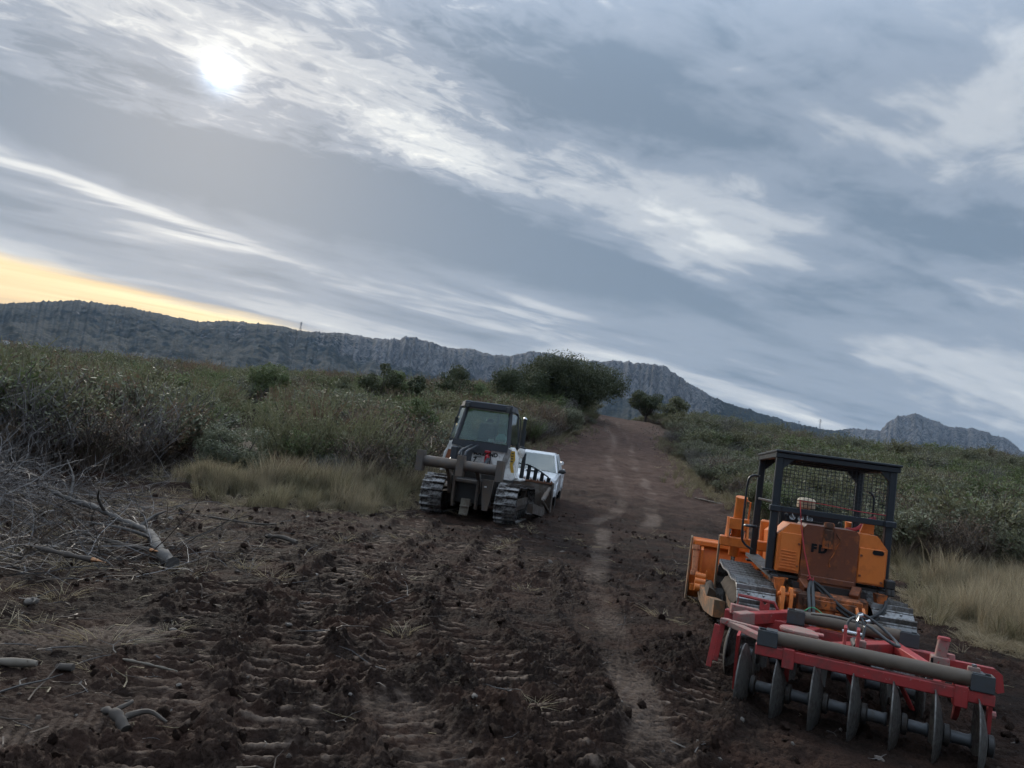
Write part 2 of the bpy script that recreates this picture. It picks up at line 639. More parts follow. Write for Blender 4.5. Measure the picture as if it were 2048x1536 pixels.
def ground_detail(x, y, full=True):
    """height detail, dryness and redness of the cleared ground"""
    d = np.hypot(x, y)
    ss = scrub_side(x, y)
    z = 0.05 * fbm(x * .55, y * .55, 3, 3) + 0.02 * fbm(x * 2.1, y * 2.1, 2, 9)
    wx, wy = x + .06 * perlin(x * 5, y * 5, 31), y + .06 * perlin(x * 5, y * 5, 47)
    loose = np.clip(0.62 + 0.75 * fbm(x * .42 + 3, y * .42, 3, 21), 0.10, 1.0)
    dry = np.clip(0.02 + 0.34 * fbm(x * .33, y * .5, 3, 55), 0, 1)
    flat = np.zeros_like(x)
    cut = np.zeros_like(x)
    berm = np.zeros_like(x)
    jx1 = x + .03 * perlin(x * 3, y * 3, 61)
    jx2 = x + (.06 + .004 * d) * perlin(x * .5, y * .35, 63) + .05 * perlin(x * 1.7, y * 1.7, 64)
    jit = .035 * perlin(x * 2.3, y * 2.3, 77) + .015 * perlin(x * 7, y * 7, 78)
    keep0 = sstep(fbm(x * 1.1 + 9, y * 1.1, 3, 71), -.48, -.10) * sstep(fbm(x * 3.5, y * 3.5, 3, 73), -.75, -.15)
    brk = sstep(fbm(x * 4.0 + 3, y * 6.0, 3, 79), -.45, .15)
    wear = np.clip(.90 + .40 * fbm(x * .45, y * .45, 3, 12), .5, 1.15)
    for pts, hw2, pitch, amt in TRACK_LANES:
        dist, arc, off = near_dist(jx1, y, pts)
        hw = hw2 / 2
        m = sstep(dist + .05 * perlin(x * 7, y * 7, 87), hw + .05, hw - .06)
        if m.max() <= 0:
            continue
        keep = keep0 * amt
        ph = ((arc + .05 * off + jit) / pitch) % 1.0
        slot = sstep(np.abs(ph - .5), .30, .12)
        bar = sstep(np.abs(ph - .86), .17, .07) + sstep(np.abs(ph + .14), .17, .07)
        tilt = (ph - .5) * .035
        pr = .022 - .075 * slot + tilt * .8
        z = z * (1 - m * .5) + m * keep * pr
        loose = loose * (1 - .80 * m * keep * (1 - .75 * slot)) 
        dry = np.maximum(dry * (1 - .3 * m), m * keep * bar * brk * .82)
        bm_ = np.exp(-((dist - hw - .13) / .10) ** 2) * amt
        berm = np.maximum(berm, bm_)
    z = z + .045 * berm * (0.6 + fbm(x * 1.4, y * 1.4, 2, 91))
    loose = np.clip(loose + .6 * berm, 0, 1.1)
    for pts, hw2, amt in TYRE_LANES:
        dist, arc, off = near_dist(jx2, y, pts)
        m = sstep(dist, hw2 + .10 + .006 * d, hw2 - .06 - .003 * d) * np.clip(amt * wear, 0, 1)
        rib = np.abs(((arc * 1.0 + np.abs(off) * .55) / .075) % 1.0 - .5)
        z = z * (1 - m * .65) + m * (.020 - .014 * sstep(rib, .22, .1) * (d < 14))
        z = z + .010 * np.exp(-((dist - hw2 - .06) / .05) ** 2) * amt
        loose = loose * (1 - .93 * m)
        dry = np.maximum(dry, m * (.22 + .36 * wear) * (1 - .35 * sstep(rib, .22, .1) * (d < 14)))
    if full:
        lump = clods(wx, wy, .25, 2, .5) * .30 + clods(wx, wy, .12, 4, .85) * .50 + clods(wx + .3, wy, .06, 6) * .65 + clods(wx + .7, wy, .03, 8) * .5 * (d < 12)
        lump = lump + .030 * np.abs(perlin(x * 7, y * 7, 15)) + .020 * np.abs(perlin(x * 17, y * 17, 17)) + .012 * perlin(x * 38, y * 38, 19)
        fade = np.interp(d, [0, 12, 20, 35, 60], [1, 1, .7, .4, .2])
        z = z + lump * loose * fade * 1.05 + .010 * fbm(x * 12, y * 12, 2, 25) * (1 - loose)
    far = sstep(d, 16, 30)
    z = z + far * (.06 * fbm(x * .9, y * .6, 3, 131) + clods(x, y, .7, 9, .4) * .10 * loose)
    red = np.clip(sstep(d, 20, 45) + .35 * fbm(x * .2, y * .2, 2, 33), 0, 1)
    out = sstep(ss, -1.0, 1.2)
    z = z * (1 - .35 * out)
    # soil pushed up along the edge of the clearing
    z = z + .22 * np.exp(-((ss + .5) / .8) ** 2) * (.7 + .8 * fbm(x * .7, y * .7, 2, 41)) * (d > 14)
    return z, np.clip(dry, 0, 1), red, loose, out


def ground_z(x, y):
    x, y = np.atleast_1d(np.asarray(x, float)), np.atleast_1d(np.asarray(y, float))
    z, *_ = ground_detail(x, y, full=False)
    return base_h(x, y) + z * np.interp(np.hypot(x, y), [0, 60, 150], [1, 1, 0])


def gz(x, y):
    return float(ground_z(x, y)[0])

# ------------------------------------------------------------------ materials
def new_mat(name):
    m = bpy.data.materials.new(name)
    m.use_nodes = True
    nt = m.node_tree
    return m, nt, nt.nodes['Principled BSDF']


def setin(nt, b, key, v):
    if isinstance(v, S):
        nt.links.new(v.k, b.inputs[key])
    elif isinstance(v, (tuple, list)):
        b.inputs[key].default_value = (v[0], v[1], v[2], 1)
    else:
        b.inputs[key].default_value = v


def bump(nt, b, h, strength=0.4, dist=0.02):
    n = nt.nodes.new('ShaderNodeBump')
    n.inputs['Strength'].default_value = strength
    n.inputs['Distance'].default_value = dist
    nt.links.new(h.k, n.inputs['Height'])
    nt.links.new(n.outputs[0], b.inputs['Normal'])


def coord(nt, which='Object'):
    n = nt.nodes.new('ShaderNodeTexCoord')
    return S(nt, n.outputs[which])


def attr(nt, name):
    n = nt.nodes.new('ShaderNodeAttribute')
    n.attribute_name = name
    return n


def paint(name, base, dirt=(.06, .045, .035), dirt_amt=.35, rough=.45, metal=0.0, scale=3.0, streak=True, chip=None, chip_amt=.5, bump_s=.15):
    """painted or bare metal with dirt, streaks and chips of its own"""
    m, nt, b = new_mat(name)
    co = coord(nt)
    n1 = noise(nt, co, scale, 6, .6)
    n2 = noise(nt, co, scale * 6, 5, .65)
    c = mix(nt, n2.step(.3, .75) * .22, base, tuple(q * .62 for q in base))
    d = (n1 * .65 + n2 * .35).step(.56 - dirt_amt * .30, .72 - dirt_amt * .26)
    if streak:
        sp = nt.nodes.new('ShaderNodeSeparateXYZ')
        nt.links.new(co.k, sp.inputs[0])
        v = xyz(nt, S(nt, sp.outputs[0]) * 14.0, S(nt, sp.outputs[1]) * 14.0, S(nt, sp.outputs[2]) * 1.2)
        st = noise(nt, v, 1.6, 4, .6).step(.52, .74)
        d = (d + st * dirt_amt * .8).clamp()
    c = mix(nt, d * min(1.0, dirt_amt * 1.8), c, dirt)
    rg = d * .35 + rough
    if chip is not None:
        k = noise(nt, co, scale * 9, 3, .7).step(.70 - chip_amt * .12, .73 - chip_amt * .10)
        c = mix(nt, k, c, chip)
    setin(nt, b, 'Base Color', c)
    setin(nt, b, 'Roughness', rg.clamp())
    setin(nt, b, 'Metallic', metal)
    bump(nt, b, n2, bump_s, .01)
    return m


def flat_mat(name, col, rough=.6, metal=0.0, vary=.25, scale=8.0, bump_s=.2):
    m, nt, b = new_mat(name)
    co = coord(nt)
    n1 = noise(nt, co, scale, 5, .6)
    setin(nt, b, 'Base Color', mix(nt, n1.step(.3, .7) * vary, col, tuple(q * .45 for q in col)))
    b.inputs['Roughness'].default_value = rough
    b.inputs['Metallic'].default_value = metal
    bump(nt, b, n1, bump_s, .01)
    return m


def soil_material():
    m, nt, b = new_mat('soil')
    a = attr(nt, 'soil')
    sp = nt.nodes.new('ShaderNodeSeparateColor')
    nt.links.new(a.outputs['Color'], sp.inputs[0])
    dry, red, out = (S(nt, sp.outputs[i]) for i in range(3))
    co = coord(nt)
    n1 = noise(nt, co, 1.3, 6, .6)
    n2 = noise(nt, co, 9.0, 6, .65)
    n3 = noise(nt, co, 55.0, 4, .7)
    moist = mix(nt, n2.step(.3, .7), (.0115, .0078, .0063), (.028, .0185, .0142))
    moist = mix(nt, n1.step(.40, .7), moist, (.041, .0225, .016))
    moist = mix(nt, n3.step(.62, .72) * .5, moist, (.085, .063, .05))
    dryc = mix(nt, n2.step(.3, .7), (.070, .050, .039), (.135, .102, .080))
    c = mix(nt, (dry * 1.05 + (n2 - .5) * .5 + (n3 - .5) * .35).step(.18, .75), moist, dryc)
    redc = mix(nt, n1.step(.3, .7), (.070, .041, .031), (.115, .073, .056))
    redc = mix(nt, n2.step(.55, .75) * .6, redc, (.026, .018, .015))
    redc = mix(nt, (dry + (n2 - .5) * .5).step(.3, .95) * .75, redc, (.215, .160, .126))
    c = mix(nt, (red * .9).clamp(), c, redc)
    litter = mix(nt, n3.step(.35, .65), (.030, .023, .017), (.085, .067, .048))
    c = mix(nt, out, c, litter)
    setin(nt, b, 'Base Color', c)
    firm = dry.step(.55, .9) * (S(nt, a.outputs['Alpha']).step(.45, .15)) * (1.0 - out)
    setin(nt, b, 'Roughness', (n2 * .3 + .66 - firm * .12).clamp())
    setin(nt, b, 'Specular IOR Level', firm * .10 + .06)
    vo = nt.nodes.new('ShaderNodeTexVoronoi')
    vo.inputs['Scale'].default_value = 26.0
    nt.links.new((co).k, vo.inputs['Vector'])
    crumb = S(nt, vo.outputs['Distance'])
    soft_ = dry.step(.5, .9) * -.75 + 1.0
    bump(nt, b, (n3 * .55 + n2 * .8 - crumb * .7) * soft_, 1.0, .035)
    return m


SOIL = soil_material()


def build_ground():
    dense = np.radians(np.linspace(-42, 42, 1160))
    rest = np.radians(np.linspace(42, 318, 92))[1:-1]
    th = np.concatenate([dense, rest])
    rr = np.concatenate([[.02, .5, 1.2, 2.0, 2.7], np.geomspace(3.3, 60, 640), np.geomspace(60, 6000, 75)[1:]])
    RR, TT = np.meshgrid(rr, th, indexing='ij')
    x, y = (RR * np.sin(TT)).ravel(), (RR * np.cos(TT)).ravel()
    z, dry, red, loose, out = ground_detail(x, y)
    d = np.hypot(x, y)
    z = base_h(x, y) + z * np.interp(d, [0, 60, 150], [1, 1, 0])
    nr, nc = len(rr), len(th)
    i = np.arange(nr - 1)[:, None] * nc
    j = np.arange(nc)[None, :]
    j2 = (j + 1) % nc
    F = np.stack([i + j, i + nc + j, i + nc + j2, i + j2], -1).reshape(-1, 4)
    F = F[:, ::-1]
    me = mesh_np('ground', np.stack([x, y, z], 1), F, SOIL, smooth=True)
    at = me.color_attributes.new('soil', 'FLOAT_COLOR', 'POINT')
    at.data.foreach_set('color', np.stack([dry, red, out, loose], 1).astype(np.float32).ravel())
    o = obj('ground', me)
    tag(o, 'dark churned soil of the cleared firebreak with track prints and tyre ruts', 'ground', kind='structure')


build_ground()

# ------------------------------------------------------------------ mountains
RIDGE = [(-34.79, 4.94), (-32.98, 5.45), (-30.83, 6.08), (-28.19, 6.29), (-25.37, 6.27), (-23.08, 6.2), (-21.48, 6.62), (-19.11, 6.86), (-17.72, 6.98), (-16.27, 6.87), (-14.84, 7.01), (-12.68, 7.28), (-11.17, 7.23), (-9.31, 7.39), (-8.23, 7.79), (-7.06, 7.67), (-5.09, 7.4), (-3.57, 7.59), (-1.8, 7.38), (-0.45, 7.5), (1.03, 8.01), (2.19, 8.09), (3.76, 7.91), (5.7, 7.85), (7.57, 8.16), (9.84, 8.24), (11.34, 8.19), (12.14, 7.71), (13.32, 7.1), (14.86, 6.38), (16.71, 5.85), (18.86, 5.44), (21.28, 5.0), (22.63, 4.87), (24.0, 4.8), (25.0, 4.4), (28, 3.0), (34, 1.2)]
PEAK = [(16, 2.0), (20, 3.6), (22.63, 4.6), (24.55, 5.12), (26.43, 5.16), (26.84, 5.79), (27.57, 6.27), (28.45, 6.53), (29.36, 6.28), (30.55, 5.83), (31.96, 5.91), (33.09, 5.54), (33.9, 5.37), (34.47, 4.79), (36, 4.2), (40, 3.0), (46, 2.2), (60, 1.6)]


def mountain_material():
    m, nt, b = new_mat('mountain')
    co = coord(nt)
    g = nt.nodes.new('ShaderNodeNewGeometry')
    sp = nt.nodes.new('ShaderNodeSeparateXYZ')
    nt.links.new(g.outputs['Normal'], sp.inputs[0])
    up = S(nt, sp.outputs[2])
    a = attr(nt, 'cliff')
    cliff = S(nt, a.outputs['Fac'])
    n1 = noise(nt, co, .006, 5, .6)
    n2 = noise(nt, co, .03, 5, .7)
    n3 = noise(nt, co, .09, 5, .8)
    cs = nt.nodes.new('ShaderNodeSeparateXYZ')
    nt.links.new(co.k, cs.inputs[0])
    streak = noise(nt, xyz(nt, S(nt, cs.outputs[0]) * .07, S(nt, cs.outputs[1]) * .07, S(nt, cs.outputs[2]) * .012), 1.0, 5, .75)
    scrub = mix(nt, (n3 * .7 + noise(nt, co, .035, 4, .7) * .3).step(.40, .60), (.008, .012, .010), (.042, .045, .035))
    scrub = mix(nt, (n1 * .6 + n2 * .4).step(.5, .64) * .7, scrub, (.040, .036, .029))
    scrub = mix(nt, (n2 * .5 + n3 * .5).step(.60, .68) * .6, scrub, (.075, .069, .06))
    vo = nt.nodes.new('ShaderNodeTexVoronoi')
    vo.inputs['Scale'].default_value = .055
    nt.links.new(co.k, vo.inputs['Vector'])
    crown = (S(nt, vo.outputs['Distance']) + (n3 - .5) * .9).step(.62, .38)
    scrub = mix(nt, crown * .85, scrub, (.006, .010, .0075))
    rock = mix(nt, streak.step(.36, .62), (.035, .034, .035), (.185, .177, .17))
    rock = mix(nt, n3.step(.56, .66) * .8, rock, (.03, .035, .024))
    k = (cliff * 1.0 + (n2 - .5) * 1.9 + (streak - .5) * 1.2 + (n3 - .5) * .8).step(.46, .62)
    setin(nt, b, 'Base Color', mix(nt, k, scrub, rock))
    b.inputs['Roughness'].default_value = .95
    b.inputs['Specular IOR Level'].default_value = .1
    bump(nt, b, n3 + streak * k, .9, 6.0)
    return m


MOUNT = mountain_material()


def mountain_height(az, t, prof, r0, r1, cliffs, seed):
    """az in degrees, t 0..1 foot to ridge, above 1 behind it; returns x, y, z, cliff"""
    el = np.interp(az, [p[0] for p in prof], [p[1] for p in prof])
    el = el + .05 * fbm(az * 1.6, az * 0 + seed, 4, seed) + .20 * np.abs(perlin(az * 6.0, az * 0 + 3.3, seed + 3)) * np.clip(.6 + perlin(az * 1.1, az * 0 + 8, seed + 4), 0, 1.2) + .06 * perlin(az * 13, az * 0, seed + 5)
    r_ridge = r1 * (1 + .05 * perlin(az * .12, az * 0 + seed, seed + 9))
    r = r0 + (r_ridge - r0) * t
    zr = CAM_H + r_ridge * np.tan(np.radians(el))
    c = np.interp(az, [q[0] for q in cliffs], [q[1] for q in cliffs])
    c = np.clip(c + .35 * fbm(az * .5, az * 0 + 1.1, 3, seed + 11), 0, 1)
    smooth = np.power(np.clip(t, 0, 1), 1.35) * .97 + .03 * np.clip(t, 0, 1)
    wob = .02 * perlin(az * 2.5, t * 3, seed + 21)
    steep = np.interp(t + wob, [0, .5, .82, .875, .93, 1.0], [0, .34, .63, .82, .945, 1.0])
    p = smooth * (1 - c) + steep * c
    foot = -27.0
    z = foot + (zr - foot) * p
    amp = np.clip(t, 0, 1) * np.clip(1 - t, 0, 1) * 4
    z = z + amp * (20 * fbm(az * .30, t * 2.4, 3, seed + 31) - 8 * np.abs(perlin(az * .55 + t, t * 1.4, seed + 41)))
    rough = np.clip((1.02 - t) * 9, 0.0, 1)
    z = z + rough * np.clip(t * 5, 0, 1) * (3.0 * perlin(az * 4.2, t * 40, seed + 51) + 2.5 * perlin(az * 9, t * 80, seed + 53)) * sstep(t, .25, .6) * (.45 + .9 * c * sstep(t, .7, .85))
    wx_, wy_ = r * np.sin(np.radians(az)), r * np.cos(np.radians(az))
    z = z + np.clip((1.0 - t) * 6, 0, 1) * (9 * fbm(wx_ * .012, wy_ * .012, 3, seed + 71) + 5 * np.abs(perlin(wx_ * .045, wy_ * .045, seed + 73)))
    # deep vertical clefts in the rock faces
    band = c * sstep(t, .78, .86) * sstep(t, 1.0, .95)
    r = r + band * (26 * perlin(az * 3.1, t * 2, seed + 61) + 16 * perlin(az * 7.7, t * 3, seed + 67))
    z = np.where(t > 1, zr - (t - 1) * r1 * .55, z)
    a = np.radians(az)
    return r * np.sin(a), r * np.cos(a), z, np.clip(c * sstep(t + wob * 2, .76, .86) + .25 * c * sstep(t, .5, .8), 0, 1)


CL1 = [(-60, .1), (-33, .0), (-29, .12), (-24, .10), (-20, .22), (-16, .30), (-11, .6), (-7, .95), (-4, .7), (0, .8), (3, .95), (8, .9), (12, .95), (14, .7), (17, .15), (24, .1), (40, .1)]
CL2 = [(16, .1), (25, .35), (26.8, .95), (30, .9), (33, .75), (34.5, .9), (37, .4), (60, .2)]


def build_mountain(name, label, prof, a0, a1, n, r0, r1, cliffs, seed):
    az = np.linspace(a0, a1, n)
    t = np.concatenate([np.linspace(0, .7, 84), np.linspace(.7, 1.0, 76)[1:], [1.01, 1.06, 1.2, 1.5]])
    T, A = np.meshgrid(t, az, indexing='ij')
    x, y, z, c = mountain_height(A.ravel(), T.ravel(), prof, r0, r1, cliffs, seed)
    i = np.arange(len(t) - 1)[:, None] * n
    j = np.arange(n - 1)[None, :]
    F = np.stack([i + j, i + j + 1, i + n + j + 1, i + n + j], -1).reshape(-1, 4)
    me = mesh_np(name, np.stack([x, y, z], 1), F, MOUNT, smooth=True)
    at = me.attributes.new('cliff', 'FLOAT', 'POINT')
    at.data.foreach_set('value', c.astype(np.float32))
    return tag(obj(name, me), label, 'mountain', kind='structure')


build_mountain('mountain', 'long scrub-covered ridge with grey cliffs behind the scrub', [(-80, 2.5), (-60, 3.2), (-45, 4.2)] + RIDGE, -75, 33, 1500, 900, 3000, CL1, 3)
build_mountain('mountain', 'blue-grey rocky peak at the far right', PEAK, 17, 62, 640, 1800, 4000, CL2, 8)


def on_ridge(azd, el_deg):
    """point of the ridge's near slope seen under this elevation from the clearing"""
    for tt in np.linspace(.05, 1, 400):
        x, y, z, c = mountain_height(np.array([azd]), np.array([tt]), [(-80, 2.5), (-60, 3.2), (-45, 4.2)] + RIDGE, 900, 3000, CL1, 3)
        if (z[0] - CAM_H) / math.hypot(x[0], y[0]) >= math.tan(R(el_deg)):
            return float(x[0]), float(y[0]), float(z[0])
    return float(x[0]), float(y[0]), float(z[0])


# ------------------------------------------------------------------ pylons on the ridge
STEEL_FAR = flat_mat('galvanised_steel', (.06, .06, .065), .9, .0)


def pylon(loc, h, label):
    t = empty('power_pylon', loc, 20)
    tag(t, label, 'pylon', 'power pylons on the skyline')
    mb = MB()
    w0, w1 = h * .10, h * .02
    for sx in (-1, 1):
        for sy in (-1, 1):
            mb.bar((sx * w0, sy * w0, -6), (sx * w1, sy * w1, h), .55, .55, .01)
    mb.build('leg_frame', STEEL_FAR, t)
    br = MB()
    for k in range(7):
        z0, z1 = h * k / 8, h * (k + 1) / 8
        a, b = w0 + (w1 - w0) * z0 / h, w0 + (w1 - w0) * z1 / h
        for s in (-1, 1):
            br.bar((-a, s * a, z0), (b, s * b, z1), .3, .3, .01)
            br.bar((a, s * a, z0), (-b, s * b, z1), .3, .3, .01)
    br.build('bracing', STEEL_FAR, t)
    for k, L in ((.72, .16), (.83, .20), (.94, .14)):
        c = MB()
        c.bar((-h * L, 0, h * k), (h * L, 0, h * k), .5, .5, .01)
        c.bar((-h * L, 0, h * k), (0, 0, h * (k + .05)), .35, .35, .01)
        c.bar((h * L, 0, h * k), (0, 0, h * (k + .05)), .35, .35, .01)
        c.build('crossarm', STEEL_FAR, t)


x, y, z = on_ridge(-16.27, 6.95)
pylon((x, y, z - 3), 40, 'thin lattice pylon on the left ridge beside the yellow sky')
x, y, z = on_ridge(22.6, 4.9)
pylon((x, y, z - 3), 40, 'thin lattice pylon in the saddle left of the rocky peak')
x, y, z = on_ridge(21.2, 5.05)
pylon((x, y, z - 3), 15, 'short stub of a pylon just left of the saddle pylon')

# ------------------------------------------------------------------ farm houses at the mountain's foot
WHITEWASH = flat_mat('whitewash', (.62, .62, .6), .8)
TILE = flat_mat('roof_tile', (.28, .17, .12), .8)
PANE = flat_mat('dark_pane', (.03, .035, .04), .2)


def farm_house(azd, el, L, W, Hh, rot, label):
    x, y, z = on_ridge(azd, el)
    t = empty('farm_house', (x, y, z + 1.0), rot)
    tag(t, label, 'house', 'white farm houses in the valley')
    w = MB().box((0, 0, Hh / 2 - 2), (L, W, Hh + 4), .05).build('wall', WHITEWASH, t)
    MB().prism([(-W / 2 - .5, Hh + .02), (0, Hh + 2.2), (W / 2 + .5, Hh + .02)], 'x', -L / 2 - .4, L / 2 + .4).build('roof', TILE, t)
    n = max(2, int(L / 5))
    for k in range(n):
        MB().box((-L / 2 + L * (k + .5) / n, -W / 2 - .02, Hh * .55), (1.5, .2, 1.5), .02).build('window', PANE, t)


farm_house(-34.1, 2.45, 26, 9, 5, 40, 'long white farm house at the far left above the scrub')
farm_house(-32.9, 2.35, 14, 8, 5, 10, 'white farm house right of the long far-left one')
farm_house(-31.6, 2.05, 11, 7, 4, -20, 'small white house midway along the valley track')
farm_house(-29.4, 1.62, 16, 7, 4, 30, 'low white house nearest the scrub tops, lowest in the valley')
farm_house(-33.6, 2.0, 9, 7, 4, 60, 'small white house below the long far-left farm house')

# ------------------------------------------------------------------ vegetation materials
def leaf_mat(name, a, b_, trans=.25, rough=.6):
    m, nt, b = new_mat(name)
    at = attr(nt, 'tint')
    oi = nt.nodes.new('ShaderNodeObjectInfo')
    t = S(nt, at.outputs['Fac'])
    rnd = S(nt, oi.outputs['Random'])
    c = mix(nt, t, a, b_)
    c = mix(nt, rnd * .5, c, (b_[0] * .92, b_[1] * .86, b_[2] * .85))
    c = mix(nt, (rnd * 7.0)._m('FRACT') * .3, c, (a[0] * .6, a[1] * .6, a[2] * .6))
    setin(nt, b, 'Base Color', c)
    b.inputs['Roughness'].default_value = rough
    b.inputs['Specular IOR Level'].default_value = .25
    tr = nt.nodes.new('ShaderNodeBsdfTranslucent')
    nt.links.new(c.k, tr.inputs[0])
    ms = nt.nodes.new('ShaderNodeMixShader')
    ms.inputs[0].default_value = trans
    nt.links.new(b.outputs[0], ms.inputs[1])
    nt.links.new(tr.outputs[0], ms.inputs[2])
    out = [n for n in nt.nodes if n.type == 'OUTPUT_MATERIAL'][0]
    nt.links.new(ms.outputs[0], out.inputs[0])
    return m


LEAF_OLIVE = leaf_mat('leaf_olive', (0.076, 0.088, 0.048), (0.241, 0.239, 0.134))
LEAF_GREEN = leaf_mat('leaf_green', (0.063, 0.094, 0.041), (0.200, 0.237, 0.103))
LEAF_GREY = leaf_mat('leaf_grey_green', (0.081, 0.094, 0.057), (0.224, 0.236, 0.155))
LEAF_BROWN = leaf_mat('leaf_brown', (0.095, 0.068, 0.047), (0.238, 0.169, 0.109))
LEAF_OAK = leaf_mat('leaf_oak', (0.034, 0.047, 0.024), (0.109, 0.123, 0.064))
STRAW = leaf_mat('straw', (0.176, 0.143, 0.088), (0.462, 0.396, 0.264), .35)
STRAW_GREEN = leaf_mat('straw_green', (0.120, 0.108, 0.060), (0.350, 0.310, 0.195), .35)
TWIG_BROWN = leaf_mat('twig_brown', (0.061, 0.047, 0.037), (0.164, 0.128, 0.100), 0.0)
TWIG_GREY = leaf_mat('twig_grey', (0.060, 0.054, 0.050), (0.215, 0.200, 0.190), 0.0)
BARK = flat_mat('bark', (.085, .070, .058), .9, 0, .5, 6, .5)


def unit(v):
    return v / np.maximum(np.linalg.norm(v, axis=1, keepdims=True), 1e-9)


def leaf_quads(c, d, n, L, W):
    """diamond leaves: centres c, long axes d, normals n"""
    s = unit(np.cross(d, n))
    L, W = np.asarray(L)[:, None], np.asarray(W)[:, None]
    V = np.stack([c - d * L * .5, c + s * W * .5, c + d * L * .5, c - s * W * .5], 1)
    return V.reshape(-1, 3), np.arange(len(c) * 4).reshape(-1, 4)


def ribbons(paths, widths, g):
    """flat strips along paths (n, k, 3); widths (n, k)"""
    n, k, _ = paths.shape
    d = np.gradient(paths, axis=1)
    rv = unit(g.normal(size=(n, 3)))[:, None, :]
    s = np.cross(d, np.broadcast_to(rv, d.shape))
    s = s / np.maximum(np.linalg.norm(s, axis=2, keepdims=True), 1e-9)
    A, B = paths - s * widths[..., None] * .5, paths + s * widths[..., None] * .5
    V = np.stack([A, B], 2).reshape(-1, 3)
    base = (np.arange(n) * k * 2)[:, None] + (np.arange(k - 1) * 2)[None, :]
    F = np.stack([base, base + 1, base + 3, base + 2], -1).reshape(-1, 4)
    return V, F


def veg_mesh(name, groups):
    """groups: list of (V, F, material, tint per vertex)"""
    Vs, Fs, ms, ts, mats, off = [], [], [], [], [], 0
    for V, F, m, t in groups:
        if m not in mats: mats.append(m)
        Vs.append(V); Fs.append(F + off); ts.append(t)
        ms.append(np.full(len(F), mats.index(m)))
        off += len(V)
    me = mesh_np(name, np.concatenate(Vs), np.concatenate(Fs))
    for m in mats: me.materials.append(m)
    me.polygons.foreach_set('material_index', np.concatenate(ms).astype(np.int32))
    at = me.attributes.new('tint', 'FLOAT', 'POINT')
    at.data.foreach_set('value', np.clip(np.concatenate(ts), 0, 1).astype(np.float32))
    me.update()
    return me


def stems(g, n, h, spread, curve=.3, k=5, base_r=.18, w=.016):
    """n stems growing from the foot and leaning outwards; returns paths (n,k,3)"""
    a = g.random(n) * 2 * np.pi
    lean = spread * np.sqrt(g.random(n))
    hh = h * (.62 + .38 * g.random(n)) * (1 - .22 * (lean / spread) ** 2)
    t = np.linspace(0, 1, k)[None, :]
    b = base_r * np.sqrt(g.random(n))
    x = (b * np.cos(a))[:, None] + (lean * np.cos(a))[:, None] * (t ** (1 + curve))
    y = (b * np.sin(a))[:, None] + (lean * np.sin(a))[:, None] * (t ** (1 + curve))
    z = hh[:, None] * t
    P = np.stack([x, y, z], -1)
    P[:, 1:, :2] += g.normal(size=(n, k - 1, 2)) * .03 * np.arange(1, k)[None, :, None] * .6
    W = w * (1.15 - t) * np.ones((n, 1))
    return P, W


